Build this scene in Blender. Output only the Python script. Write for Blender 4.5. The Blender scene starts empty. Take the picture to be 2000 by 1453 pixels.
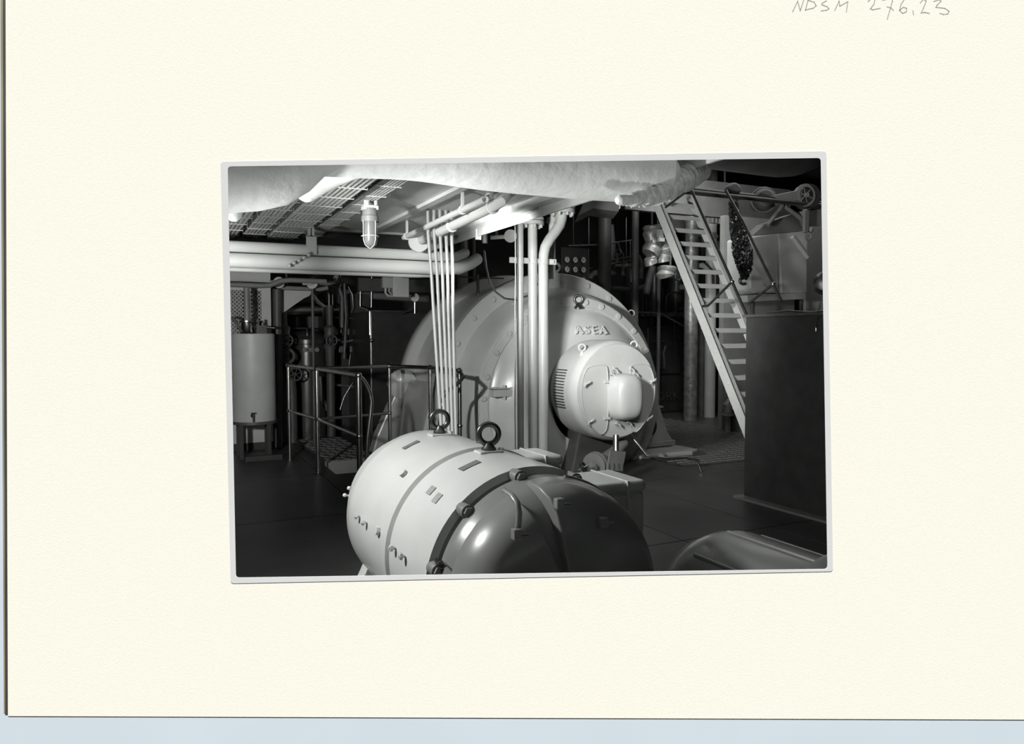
import bpy, bmesh, math, random
from mathutils import Vector, Matrix
random.seed(7)
SC = bpy.context.scene
COL = SC.collection
PI = math.pi
V = Vector

# ------------------------------------------------------------------ camera
A = math.radians(25.8); TH = math.radians(2.85); RO = 0.003; F = 1425.0; H = 1.5
Zv = V((0, 0, 1)); HD = V((math.sin(A), math.cos(A), 0)); RR = V((math.cos(A), -math.sin(A), 0))
FW = HD * math.cos(TH) - Zv * math.sin(TH); U0 = Zv * math.cos(TH) + HD * math.sin(TH)
UP = U0 * math.cos(RO) + RR * math.sin(RO); RT = RR * math.cos(RO) - U0 * math.sin(RO)
CAM = V((0, 0, H))
cam_data = bpy.data.cameras.new('camera'); cam = bpy.data.objects.new('camera', cam_data); COL.objects.link(cam)
cam.matrix_world = Matrix(((RT.x, UP.x, -FW.x, 0), (RT.y, UP.y, -FW.y, 0), (RT.z, UP.z, -FW.z, H), (0, 0, 0, 1)))
cam_data.sensor_width = 36; cam_data.lens = F / 2000 * 36; cam_data.clip_start = 0.05; cam_data.clip_end = 100
SC.camera = cam

# ------------------------------------------------------------------ exposure, world, lights
SC.view_settings.view_transform = 'Standard'; SC.view_settings.look = 'None'
SC.view_settings.exposure = 0; SC.view_settings.gamma = 1
try: SC.view_settings.use_curve_mapping = False
except Exception: pass
w = bpy.data.worlds.new('world'); SC.world = w; w.use_nodes = True
w.node_tree.nodes['Background'].inputs[0].default_value = (1, 1, 1, 1)
w.node_tree.nodes['Background'].inputs[1].default_value = 0.06

def light(name, kind, loc, to, power, size=0.3, size_y=None, cone=None, blend=0.5, color=(1, 1, 0.99), spread=None):
    d = bpy.data.lights.new(name, kind); o = bpy.data.objects.new(name, d); COL.objects.link(o)
    d.energy = power; d.color = color
    if kind == 'AREA':
        d.shape = 'RECTANGLE' if size_y else 'DISK'; d.size = size
        if size_y: d.size_y = size_y
        if spread: d.spread = spread
    elif kind == 'SPOT':
        d.shadow_soft_size = size; d.spot_size = math.radians(cone); d.spot_blend = blend
    elif kind == 'SUN': d.angle = size
    else: d.shadow_soft_size = size
    o.location = loc
    dv = V(to) - V(loc); o.rotation_euler = dv.to_track_quat('-Z', 'Y').to_euler()
    return o
# added sun in place of a scanner bar, lights the card at a steep grazing angle (on the card side)
sd = HD * 0.1736 - Zv * 0.9848
light('card_fill_sun', 'SUN', (0, -1, 6), V((0, -1, 6)) + sd, 17.5, size=0.05)
# the photographer's key flood, left of the opening; lights after it are added fills
KEY = (-0.40, 3.35, 2.00)
light('key_flood', 'SPOT', KEY, (1.2, 3.0, 0.8), 195, size=0.09, cone=120, blend=0.8)
light('far_fill', 'SPOT', (-0.2, 3.05, 2.0), (4.1, 7.0, 1.1), 640, size=0.06, cone=50, blend=0.8)
light('left_fill', 'SPOT', (-0.7, 3.3, 1.6), (1.0, 9.0, 1.4), 600, size=0.08, cone=44, blend=0.9)
light('deck_fill', 'SPOT', (-0.95, 2.85, 1.10), (2.3, 3.35, 2.35), 380, size=0.10, cone=38, blend=1.0)
light('under_fill', 'SPOT', (1.90, 1.50, 0.70), (1.75, 3.0, 2.3), 44, size=0.12, cone=56, blend=1.0)
light('corner_fill', 'SPOT', (0.12, 2.30, 0.70), (0.45, 2.95, 2.2), 32, size=0.12, cone=72, blend=1.0)
light('ladder_fill', 'SPOT', (1.7, 4.6, 1.9), (7.5, 8.0, 2.4), 640, size=0.15, cone=66, blend=0.9)
light('back_fill', 'SPOT', (6.6, 7.9, 4.4), (8.6, 11.4, 0.8), 330, size=0.3, cone=80, blend=0.9)
light('tray_fill', 'SPOT', (-0.50, 3.60, 1.30), (0.7, 6.0, 2.4), 75, size=0.10, cone=84, blend=1.0)
light('floor_fill', 'SPOT', (2.9, 3.6, 2.4), (5.6, 7.6, 0.0), 110, size=0.3, cone=60, blend=0.9)
light('overhead_fill', 'AREA', (7.0, 8.0, 4.4), (6.5, 8.5, 0), 50, size=4.0, size_y=4.0)  # added fill below the closed ceiling, lifts the blacks

# ------------------------------------------------------------------ helpers
def ray(px, py): return FW + RT * ((px - 1000) / F) - UP * ((py - 726.5) / F)
def at(px, py, X=None, Y=None, Z=None, D=None):
    d = ray(px, py)
    if X is not None: t = X / d.x
    elif Y is not None: t = Y / d.y
    elif Z is not None: t = (Z - H) / d.z
    else: t = D / d.dot(HD)
    return CAM + d * t

MATS = {}
def mat(name, c, rough=0.5, metal=0.0, noise=0.0, nscale=8.0, bump=0.0, bscale=40.0, coat=0.0, emit=0, spec=0.5, wear=None):
    if name in MATS: return MATS[name]
    if not isinstance(c, tuple): c = (c * 0.975, c, c * 0.965)
    m = bpy.data.materials.new(name); m.use_nodes = True; nt = m.node_tree; b = nt.nodes['Principled BSDF']
    b.inputs['Base Color'].default_value = (*c, 1); b.inputs['Roughness'].default_value = rough
    b.inputs['Metallic'].default_value = metal; b.inputs['Specular IOR Level'].default_value = spec
    if coat: b.inputs['Coat Weight'].default_value = coat; b.inputs['Coat Roughness'].default_value = 0.15
    if emit: b.inputs['Emission Color'].default_value = (*c, 1); b.inputs['Emission Strength'].default_value = emit
    tc = nt.nodes.new('ShaderNodeNewGeometry')
    if noise:
        n = nt.nodes.new('ShaderNodeTexNoise'); n.inputs['Scale'].default_value = nscale; n.inputs['Detail'].default_value = 5
        nt.links.new(tc.outputs['Position'], n.inputs['Vector'])
        r = nt.nodes.new('ShaderNodeValToRGB'); nt.links.new(n.outputs['Fac'], r.inputs['Fac'])
        r.color_ramp.elements[0].position = 0.3; r.color_ramp.elements[1].position = 0.7
        lo = tuple(x * (1 - noise) for x in c); hi = tuple(min(1, x * (1 + noise)) for x in c)
        r.color_ramp.elements[0].color = (*lo, 1); r.color_ramp.elements[1].color = (*hi, 1)
        nt.links.new(r.outputs['Color'], b.inputs['Base Color'])
    if bump:
        n2 = nt.nodes.new('ShaderNodeTexNoise'); n2.inputs['Scale'].default_value = bscale; n2.inputs['Detail'].default_value = 4
        nt.links.new(tc.outputs['Position'], n2.inputs['Vector'])
        bn = nt.nodes.new('ShaderNodeBump'); bn.inputs['Strength'].default_value = bump; bn.inputs['Distance'].default_value = 0.01
        nt.links.new(n2.outputs['Fac'], bn.inputs['Height']); nt.links.new(bn.outputs['Normal'], b.inputs['Normal'])
    MATS[name] = m; return m

M_ENAMEL = mat('grey_enamel', 0.47, 0.32, noise=0.06, nscale=3, bump=0.04, bscale=20, coat=0.3)
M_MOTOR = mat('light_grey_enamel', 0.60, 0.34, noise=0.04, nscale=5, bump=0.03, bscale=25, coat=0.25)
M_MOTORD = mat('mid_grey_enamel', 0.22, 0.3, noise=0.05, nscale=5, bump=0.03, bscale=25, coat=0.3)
M_WHITE = mat('white_paint', 0.66, 0.45, noise=0.05, nscale=4, bump=0.05, bscale=30)
M_DECK = mat('white_deckhead_paint', 0.72, 0.5, noise=0.07, nscale=2.5, bump=0.06, bscale=14)
M_WHITE2 = mat('off_white_paint', 0.46, 0.45, noise=0.08, nscale=4, bump=0.05, bscale=30)
M_PIPE = mat('pipe_grey_paint', 0.38, 0.33, noise=0.05, nscale=9, coat=0.2)
M_SLIM = mat('slim_pipe_paint', 0.34, 0.4, noise=0.04, nscale=6)
M_GREY = mat('mid_grey_paint', 0.20, 0.45, noise=0.12, nscale=5, bump=0.06, bscale=25)
M_DGREY = mat('dark_grey_paint', 0.075, 0.5, noise=0.2, nscale=5, bump=0.08, bscale=25)
M_BLACK = mat('black_enamel', 0.04, 0.28, noise=0.2, nscale=6, bump=0.05, bscale=20)
M_BLACKR = mat('black_matt', 0.034, 0.7, noise=0.25, nscale=6)
M_STEEL = mat('polished_steel', 0.42, 0.28, metal=1.0, noise=0.08, nscale=15)
M_DSTEEL = mat('dark_steel', 0.13, 0.3, metal=0.9, noise=0.15, nscale=15)
M_LAG = mat('lagging_cloth', 0.84, 0.85, noise=0.06, nscale=6, bump=0.5, bscale=18, spec=0.2)
M_RAG = mat('frayed_lagging', 0.74, 0.9, noise=0.18, nscale=30, bump=0.9, bscale=45, spec=0.1)
M_FOIL = mat('metal_lagging', 0.30, 0.4, metal=0.5, noise=0.35, nscale=10, bump=0.9, bscale=16)
M_FLOOR = mat('dark_floor_plate', 0.055, 0.42, noise=0.22, nscale=2.2, bump=0.08, bscale=12)
M_GAP = mat('floor_gap', 0.008, 0.8)
M_GLASS = mat('frosted_lamp_glass', 0.16, 0.2, noise=0.05, coat=0.5)
M_DIAL = mat('gauge_dial', 0.62, 0.4)
M_CABLE = mat('painted_cable', 0.62, 0.5, noise=0.12, nscale=30)
M_WALLD = mat('dark_bulkhead', 0.06, 0.6, noise=0.2, nscale=1.5)
M_WALLG = mat('grey_bulkhead', 0.11, 0.5, noise=0.1, nscale=2)

class MB:
    def __init__(s): s.v = []; s.f = []; s.sm = []
    def add(s, vs, fs, smooth=False):
        n = len(s.v); s.v += [tuple(p) for p in vs]
        for f in fs: s.f.append(tuple(i + n for i in f)); s.sm.append(smooth)
        return s
    def box(s, x0, x1, y0, y1, z0, z1):
        vs = [(x, y, z) for x in (x0, x1) for y in (y0, y1) for z in (z0, z1)]
        return s.add(vs, [(0, 1, 3, 2), (4, 6, 7, 5), (0, 4, 5, 1), (2, 3, 7, 6), (0, 2, 6, 4), (1, 5, 7, 3)])
    def cbox(s, c, sx, sy, sz, ax=None):
        c = V(c); ax = ax or (V((1, 0, 0)), V((0, 1, 0)), V((0, 0, 1)))
        vs = [c + ax[0] * (i * sx / 2) + ax[1] * (j * sy / 2) + ax[2] * (k * sz / 2) for i in (-1, 1) for j in (-1, 1) for k in (-1, 1)]
        return s.add(vs, [(0, 1, 3, 2), (4, 6, 7, 5), (0, 4, 5, 1), (2, 3, 7, 6), (0, 2, 6, 4), (1, 5, 7, 3)])
    def tube(s, pts, r, seg=12, closed=False, caps=True):
        pts = [V(p) for p in pts]; n = len(pts)
        rs = r if isinstance(r, (list, tuple)) else [r] * n
        tang = []
        for i in range(n):
            a = pts[(i - 1) % n] if (closed or i > 0) else pts[i]; b = pts[(i + 1) % n] if (closed or i < n - 1) else pts[i]
            t = (b - a); tang.append(t.normalized() if t.length > 1e-9 else V((0, 0, 1)))
        ref = V((0, 0, 1)) if abs(tang[0].z) < 0.9 else V((1, 0, 0))
        u = tang[0].cross(ref).normalized(); vs = []
        for i in range(n):
            u = (u - tang[i] * u.dot(tang[i]));
            u = u.normalized() if u.length > 1e-6 else tang[i].orthogonal().normalized()
            w_ = tang[i].cross(u)
            for k in range(seg):
                a = 2 * PI * k / seg; vs.append(pts[i] + (u * math.cos(a) + w_ * math.sin(a)) * rs[i])
        fs = []
        for i in range(n if closed else n - 1):
            j = (i + 1) % n
            for k in range(seg):
                k2 = (k + 1) % seg; fs.append((i * seg + k, i * seg + k2, j * seg + k2, j * seg + k))
        s.add(vs, fs, True)
        if caps and not closed:
            s.add(vs[:seg], [tuple(range(seg))[::-1]]); s.add(vs[-seg:], [tuple(range(seg))])
        return s
    def cyl(s, a, b, r, seg=16, r2=None): return s.tube([a, b], [r, r if r2 is None else r2], seg)
    def lathe(s, o, ax, prof, seg=32, smooth=True, a0=0, a1=2 * PI, sx=1.0, cap=False):
        # prof: (radius, distance along axis)
        o = V(o); ax = V(ax).normalized(); ref = V((0, 0, 1)) if abs(ax.z) < 0.9 else V((1, 0, 0))
        u = ax.cross(ref).normalized(); w_ = u.cross(ax).normalized()
        full = abs(a1 - a0 - 2 * PI) < 1e-6; m = seg if full else seg + 1
        vs = []
        for (r, t) in prof:
            for k in range(m):
                a = a0 + (a1 - a0) * k / seg; vs.append(o + ax * t + (u * math.cos(a) * sx + w_ * math.sin(a)) * r)
        fs = []
        for i in range(len(prof) - 1):
            for k in range(seg):
                k2 = (k + 1) % m; fs.append((i * m + k, i * m + k2, (i + 1) * m + k2, (i + 1) * m + k))
        s.add(vs, fs, smooth)
        if cap and full:
            s.add(vs[:m], [tuple(range(m))]); s.add(vs[-m:], [tuple(range(m))[::-1]])
        return s
    def disc(s, c, ax, r, t, seg=24): # solid disc centred at c, thickness t
        ax = V(ax).normalized(); return s.lathe(V(c) - ax * t / 2, ax, [(r, 0), (r, t)], seg, False, cap=True)
    def hexa(s, c, ax, r, t): return s.disc(V(c) + V(ax).normalized() * t / 2, ax, r, t, 6)
    def torus(s, c, ax, R, r, seg=24, rs=8, a0=0, a1=2 * PI):
        c = V(c); ax = V(ax).normalized(); u = ax.orthogonal().normalized(); w_ = ax.cross(u)
        full = abs(a1 - a0 - 2 * PI) < 1e-6
        n = seg if full else seg + 1
        return s.tube([c + (u * math.cos(a0 + (a1 - a0) * k / seg) + w_ * math.sin(a0 + (a1 - a0) * k / seg)) * R for k in range(n)], r, rs, closed=full)
    def sphere(s, c, r, seg=12, sc=(1, 1, 1)):
        c = V(c); vs = [c + V((0, 0, r * sc[2]))]; n = seg // 2
        for i in range(1, n):
            p = PI * i / n
            for k in range(seg):
                a = 2 * PI * k / seg; vs.append(c + V((r * sc[0] * math.sin(p) * math.cos(a), r * sc[1] * math.sin(p) * math.sin(a), r * sc[2] * math.cos(p))))
        vs.append(c - V((0, 0, r * sc[2]))); fs = []; L = len(vs) - 1
        for k in range(seg):
            k2 = (k + 1) % seg; fs.append((0, 1 + k, 1 + k2)); fs.append((L, L - seg + k2, L - seg + k))
            for i in range(n - 2): a = 1 + i * seg; fs.append((a + k, a + seg + k, a + seg + k2, a + k2))
        return s.add(vs, fs, True)
    def prism(s, poly, off):
        off = V(off); n = len(poly); vs = [V(p) for p in poly] + [V(p) + off for p in poly]
        fs = [tuple(range(n)), tuple(range(n, 2 * n))[::-1]] + [(i, n + i, n + (i + 1) % n, (i + 1) % n) for i in range(n)]
        return s.add(vs, fs)
    def ring(s, outer, inner, off):
        off = V(off); n = len(outer)
        vs = [V(p) for p in outer] + [V(p) for p in inner]; vs += [p + off for p in vs]
        fs = []
        for i in range(n):
            j = (i + 1) % n
            fs += [(i, j, n + j, n + i), (2 * n + i, 3 * n + i, 3 * n + j, 2 * n + j), (i, 2 * n + i, 2 * n + j, j), (n + i, n + j, 3 * n + j, 3 * n + i)]
        return s.add(vs, fs)
    def build(s, name, m, parent=None, bevel=0, seg=2, sub=0, **props):
        me = bpy.data.meshes.new(name)
        off = parent_off(parent)
        me.from_pydata([tuple(V(p) - off) for p in s.v], [], s.f)
        me.polygons.foreach_set('use_smooth', s.sm); me.materials.append(m)
        bm = bmesh.new(); bm.from_mesh(me); bmesh.ops.remove_doubles(bm, verts=bm.verts, dist=1e-5)
        bmesh.ops.recalc_face_normals(bm, faces=bm.faces); bm.to_mesh(me); bm.free()
        if any(s.sm): me.set_sharp_from_angle(angle=math.radians(38))
        o = bpy.data.objects.new(name, me); COL.objects.link(o)
        if parent is not None: o.parent = parent
        if bevel:
            b = o.modifiers.new('bevel', 'BEVEL'); b.width = bevel; b.segments = seg; b.limit_method = 'ANGLE'; b.angle_limit = math.radians(40)
        if sub:
            b = o.modifiers.new('sub', 'SUBSURF'); b.levels = sub; b.render_levels = sub
        for k, v_ in props.items(): o[k] = v_
        return o
def parent_off(p):
    o = V((0, 0, 0))
    while p is not None: o += V(p.location); p = p.parent
    return o
def thing(name, label, cat, loc, group=None):
    o = bpy.data.objects.new(name, None); COL.objects.link(o); o.location = loc; o.empty_display_size = 0.1
    o['label'] = label; o['category'] = cat
    if group: o['group'] = group
    return o
def tag(o, label, cat, group=None):
    o['label'] = label; o['category'] = cat
    if group: o['group'] = group
    return o
def struct(o): o['kind'] = 'structure'; return o
def clone(o, loc=None, parent=None, label=None):
    c = o.copy(); COL.objects.link(c)
    if loc is not None: c.location = loc
    if parent is not None: c.parent = parent
    if label: c['label'] = label
    for ch in list(o.children):
        k = clone(ch, parent=c)
    return c
def chaikin(p, n=2):
    for _ in range(n):
        q = []
        for i in range(len(p)):
            a, b = p[i], p[(i + 1) % len(p)]; q += [a.lerp(b, .25), a.lerp(b, .75)]
        p = q
    return p
def rnd(corners, r, seg=6):
    out = []; n = len(corners)
    for i in range(n):
        p = V((*corners[i],)); a = V((*corners[i - 1],)); b = V((*corners[(i + 1) % n],))
        da = (a - p).normalized(); db = (b - p).normalized()
        for k in range(seg + 1):
            t = k / seg; out.append((p + da * r * (1 - t) ** 2 + db * r * t ** 2))
    return out

# ------------------------------------------------------------------ the sheet around the room: pale board, card, print
def dpoly(pts, D): return [at(p[0], p[1], D=D) for p in pts]
M_BOARD = mat('pale_blue_board', (0.66, 0.735, 0.80), 0.6, noise=0.02, nscale=3)
M_CARD = mat('cream_card', (0.955, 0.93, 0.815), 0.9, noise=0.018, nscale=160, bump=0.022, bscale=260, spec=0.1)
M_PRINT = mat('print_border', (0.72, 0.725, 0.715), 0.5, noise=0.01, nscale=20, spec=0.2)
M_GAPSHADE = mat('gap_shadow_dark', (0.05, 0.05, 0.045), 0.8, noise=0.2, nscale=3)  # shade of the gap beside the card, put into a colour
M_FRINGE = mat('gap_fringe_brown', (0.30, 0.26, 0.16), 0.8, noise=0.2, nscale=3)
M_PENCIL = mat('pencil', (0.42, 0.42, 0.37), 0.8, noise=0.25, nscale=300)
DC = 2.0
def lat(l, z, D): return V((HD.x * D + RR.x * l, HD.y * D + RR.y * l, z))
# pale board = the front wall of the closed room, with its opening behind the print
hole = [(431, 316), (1612, 297), (1625, 1128), (447, 1146)]
holeB = dpoly(rnd(hole, 6), DC + 0.0006)
def cornered(four, n=7): return [four[i] for i in range(4) for _ in range(n)]
Dw = DC + 0.0006
outB = cornered([lat(-2.3, 4.7, Dw), lat(10.6, 4.7, Dw), lat(10.6, 0.0, Dw), lat(-2.3, 0.0, Dw)])
MB().ring(outB, holeB, HD * 0.012).build('wall_front', M_BOARD, kind='structure')
hl = dpoly(rnd([(425, 310), (1618, 290), (1632, 1134), (440, 1152)], 6), Dw + 0.0125)
MB().ring([p + HD * 0.0125 for p in outB], hl, HD * 0.02).build('added_dark_lining', M_WALLD, kind='structure')  # unseen dark lining added so the pale board bounces no blue light
card = thing('mounting_card', 'cream textured mounting card framing the engine room, pale board showing below it', 'card', at(1000, 1400, D=DC))
cin = dpoly(rnd([(438, 322), (1608, 302), (1621, 1113), (455, 1133)], 4), DC)
cout = dpoly(rnd([(10, -260), (2420, -260), (2420, 1407), (15.5, 1398.5)], 2), DC)
MB().ring(cout, cin, HD * 0.0005).build('card_sheet', M_CARD, card)
# pencilled inscription, cut by the top of the card's visible part
strokes = [
 [(1548, 23), (1558, 2), (1563, 21), (1571, -4)],
 [(1579, -3), (1573, 20)], [(1577, 0), (1590, 4), (1594, 11), (1588, 16), (1573, 19)],
 [(1615, 1), (1606, 6), (1605, 9), (1616, 13), (1619, 17), (1614, 20), (1604, 21)],
 [(1630, 21), (1639, 2), (1640, 12), (1656, 3), (1653, 23)],
 [(1695, 3), (1702, -3), (1709, -1), (1707, 8), (1700, 17), (1704, 19), (1719, 16)],
 [(1723, 0), (1742, -3), (1743, 2), (1738, 20), (1733, 37)], [(1732, 13), (1740, 15), (1745, 20)],
 [(1768, -4), (1760, 8), (1757, 20), (1763, 26), (1770, 23), (1771, 16), (1764, 14), (1757, 20)],
 [(1783, 20), (1784, 28)],
 [(1797, 6), (1804, -2), (1809, 2), (1804, 15), (1799, 25), (1806, 24), (1815, 26)],
 [(1823, 3), (1834, -1), (1838, 2), (1830, 10), (1828, 14), (1845, 16), (1854, 22), (1851, 27), (1843, 28), (1836, 26)]]
ins = None
for st in strokes:
    ps = [at(x, y, D=DC - 0.0001) for x, y in st]
    mb = MB()
    for i_ in range(len(ps) - 1):
        d_ = (ps[i_ + 1] - ps[i_]).normalized(); n_ = d_.cross(HD).normalized(); q_ = ps[i_ + 1] + d_ * .0012
        mb.prism([ps[i_] + n_ * .0013, q_ + n_ * .0013, q_ - n_ * .0013, ps[i_] - n_ * .0013], HD * .00008)
    o_ = mb.build('pencil_stroke', M_PENCIL, card)
    if ins is None: o_['label'] = 'grey pencil stroke of the writing NDSM 276.23'; ins = o_
MB().prism(dpoly([(4.6, -260), (10.4, -260), (15.6, 1396), (10, 1396)], DC + 0.0003), HD * 0.0003).build('shadow_gap_strip', M_GAPSHADE, card, label='dark strip painted for the shadow gap at the left')  # strip stands for the shade in the gap beside the card
MB().prism(dpoly([(-0.6, -260), (4.9, -260), (10.1, 1393), (7.5, 1393)], DC + 0.0003), HD * 0.0003).build('shadow_gap_strip', M_FRINGE, card, label='brown fringe of the painted shadow gap at the left')  # brownish fringe of that shadow gap, painted as a strip
pr_ = MB().ring(dpoly(rnd([(430.5, 315.5), (1614, 295), (1627, 1116), (450.5, 1139.5)], 7), DC - 0.0004),
                dpoly(rnd([(444.8, 325), (1603, 308.5), (1616, 1111), (461, 1128)], 7), DC - 0.0004), HD * 0.0004).build('print_border', M_PRINT)
tag(pr_, 'narrow white border of the photographic print glued on the cream card', 'border')

# ------------------------------------------------------------------ room shell
bl = lambda x, D=Dw + 0.034: (D - x * HD.x) / HD.y      # y of the board line at x
XL, XR, YB, ZT = -1.6, 12.5, 15.0, 4.6
fpoly = [(XL, bl(XL)), (XR, bl(XR)), (XR, YB), (XL, YB)]
MB().prism([(x, y, -0.12) for x, y in fpoly], (0, 0, 0.112)).build('floor', M_GAP, kind='structure')
floor = bpy.data.objects['floor']
MB().prism([(x, y, ZT) for x, y in fpoly], (0, 0, 0.1)).build('ceiling', M_WALLD, kind='structure')
MB().box(XL - 0.1, XL, bl(XL), YB, -0.1, ZT).build('wall_left', M_WALLG, kind='structure')
MB().box(XR, XR + 0.1, bl(XR), YB, -0.1, ZT).build('wall_right', M_WALLD, kind='structure')
MB().box(XL - 0.1, XR + 0.1, YB, YB + 0.1, -0.1, ZT).build('wall_back', M_WALLD, kind='structure')

# floor plates with recessed joints (joint lines at X = 3.42 and Y = 6.12 as seen)
xs = [XL + 0.02, 0.2, 1.55, 3.418, 4.27, 6.0, 8.2, 10.4, XR - 0.02]; ys = [-3.2, -1.4, 0.6, 2.4, 4.2, 6.12, 7.9, 9.8, 12.2, YB - 0.02]
for i in range(len(xs) - 1):
    for j in range(len(ys) - 1):
        x0, x1, y0, y1 = xs[i] + 0.006, xs[i + 1] - 0.006, ys[j] + 0.006, ys[j + 1] - 0.006
        # clip by board line
        poly = [(x0, y0), (x1, y0), (x1, y1), (x0, y1)]; out = []
        fd = lambda p: p[0] * HD.x + p[1] * HD.y - (Dw + 0.04)
        for k in range(4):
            p, q = poly[k], poly[(k + 1) % 4]; a, b = fd(p), fd(q)
            if a >= 0: out.append(p)
            if (a >= 0) != (b >= 0): t = a / (a - b); out.append((p[0] + (q[0] - p[0]) * t, p[1] + (q[1] - p[1]) * t))
        if len(out) < 3: continue
        MB().prism([(x, y, -0.008) for x, y in out], (0, 0, 0.008)).build('floor_plate', M_FLOOR, floor)

# low deckhead over the left gangway
DZ = 2.45; CX0 = 2.44
deck = MB().prism([(XL, bl(XL) + .002, DZ), (CX0, bl(CX0) + .002, DZ), (CX0, 8.2, DZ), (XL, 8.2, DZ)], (0, 0, 0.06)).build('ceiling_deckhead', M_DECK, kind='structure')
# deckhead strips and edge angle
tr = MB()
for px_, py_ in ((0,0),): pass
MB().box(1.72, 1.78, 3.0, 8.1, DZ - 0.025, DZ - 0.001).build('trim_1', M_DECK, kind='structure')
MB().box(CX0 - 0.10, CX0 + 0.0, bl(CX0)+.05, 8.1, DZ - 0.05, DZ - 0.001).box(CX0 - 0.0, CX0 + 0.018, bl(CX0)+.05, 8.1, DZ - 0.11, DZ + 0.06).build('trim_2', M_WHITE, kind='structure')
MB().box(XL, CX0, 6.55, 6.60, DZ - 0.02, DZ - 0.001).build('trim_3', M_DECK, kind='structure')
MB().box(0.9, CX0, 4.05, 4.09, DZ - 0.02, DZ - 0.001).build('trim_4', M_DECK, kind='structure')
# dark girder under the deck edge, behind the white pipe run
MB().box(XL, 2.35, 6.75, 6.82, 2.09, DZ - 0.002).box(XL, 2.35, 6.62, 6.95, 2.075, 2.10).build('trim_5', M_DGREY, kind='structure')

# ------------------------------------------------------------------ foreground motor
def bolt(name, c, ax, r, t, m, parent, label=None):
    o = MB().hexa(c, ax, r, t).build(name, m, parent, bevel=0.0015)
    if label: o['label'] = label
    return o
def eye_bolt(c, axis, R, r, m, parent, name='lifting_eye', rt=0.03):
    c = V(c); mb = MB().lathe(c, (0, 0, 1), [(0.0, 0), (R * .75, 0), (R * .75, rt * .4), (R * .45, rt * .9), (R * .35, rt * 1.3)], 16)
    mb.torus(c + V((0, 0, rt + R)), axis, R, r, 24, 10)
    return mb.build(name, m, parent)
MX, MZ, MR = 1.27, 0.57, 0.43
MY0, MY1 = 2.46, 3.73
mt = thing('electric_motor', 'large light grey horizontal electric motor with two steel lifting eyes in the foreground', 'motor', (MX, 3.1, 0))
MB().lathe((MX, 0, MZ), (0, 1, 0), [(0.40, MY0), (MR, MY0 + .005), (MR, 2.92), (MR - .012, 2.925), (MR - .012, 2.945), (MR, 2.95), (MR + .008, 2.955), (MR + .008, 3.02), (MR, 3.025), (MR, 3.62), (MR - .004, 3.70), (MR - .02, 3.72), (.40, MY1)], 96).build('barrel', M_MOTOR, mt)
MB().lathe((MX, 0, MZ), (0, 1, 0), [(.395, 3.70), (.40, 3.80), (.38, 3.88), (.30, 3.95), (.12, 3.98), (0, 3.98)], 64).build('rear_cap', M_MOTOR, mt)
# raised inspection bands around the barrel
for (y0, y1, a0, a1) in ((3.10, 3.18, 100, 162), (3.10, 3.18, 172, 214)):
    MB().lathe((MX, 0, MZ), (0, 1, 0), [(MR, y0), (MR + .007, y0 + .002), (MR + .007, y1 - .002), (MR, y1)], 24, a0=math.radians(180 - a1 + 0), a1=math.radians(180 - a0)).build('cover_band', M_MOTOR, mt)
def on_barrel(deg, y, r=MR): a = math.radians(deg); return V((MX + r * math.cos(a), y, MZ + r * math.sin(a)))
def rad(deg): a = math.radians(deg); return V((math.cos(a), 0, math.sin(a)))
# front flange: dark recessed groove and bell
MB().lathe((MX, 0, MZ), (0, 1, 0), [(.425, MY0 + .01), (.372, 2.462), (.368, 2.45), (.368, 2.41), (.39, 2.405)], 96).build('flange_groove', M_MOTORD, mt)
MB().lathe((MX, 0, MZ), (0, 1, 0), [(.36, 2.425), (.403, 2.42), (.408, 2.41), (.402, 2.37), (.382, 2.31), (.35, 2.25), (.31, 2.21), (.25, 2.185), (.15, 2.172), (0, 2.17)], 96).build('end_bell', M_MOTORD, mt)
# raised hooded covers on the bell
def hood(a0, a1, prof, n=20):
    mb = MB(); m = len(prof); vs = []
    for k in range(n + 1):
        a = math.radians(a0 + (a1 - a0) * k / n); f_ = 1
        for r, y in prof: vs.append((MX + r * f_ * math.cos(a), y, MZ + r * f_ * math.sin(a)))
    fs = [(k * m + i, k * m + (i + 1) % m, (k + 1) * m + (i + 1) % m, (k + 1) * m + i) for k in range(n) for i in range(m)]
    fs += [tuple(range(m)), tuple(range(n * m, n * m + m))[::-1]]
    return mb.add(vs, fs, True)
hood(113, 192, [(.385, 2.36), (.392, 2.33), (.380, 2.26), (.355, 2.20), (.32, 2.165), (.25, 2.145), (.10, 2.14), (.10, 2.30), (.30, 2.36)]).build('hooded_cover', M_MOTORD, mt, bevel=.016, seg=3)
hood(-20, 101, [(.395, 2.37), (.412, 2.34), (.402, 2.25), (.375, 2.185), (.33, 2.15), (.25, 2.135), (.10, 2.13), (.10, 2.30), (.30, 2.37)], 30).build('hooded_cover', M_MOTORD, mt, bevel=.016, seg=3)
MB().tube([on_barrel(a, 2.345, .412) for a in range(46, 82, 3)], .007, 8).build('cover_rim', M_MOTORD, mt)
MB().tube([at(x, y, Y=yy) for x, y, yy in ((985, 958, 2.25), (1000, 968, 2.19), (1010, 982, 2.15), (1014, 1003, 2.13), (1013, 1022, 2.13), (1010, 1034, 2.135))], .011, 10).build('cover_rim', M_MOTORD, mt)
for px_, py_, y in ((1009, 1043, 2.12), (1092, 983, 2.12), (1178, 1020, 2.13)):
    c = at(px_, py_, Y=y); lt = MB().cbox(c, .030, .03, .036).build('latch', M_MOTORD, mt, bevel=.004)
    MB().cyl(c + V((.010, -.01, -.002)), c + V((.036, -.016, -.002)), .004, 8).build('latch_pin', M_DSTEEL, lt)
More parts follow.
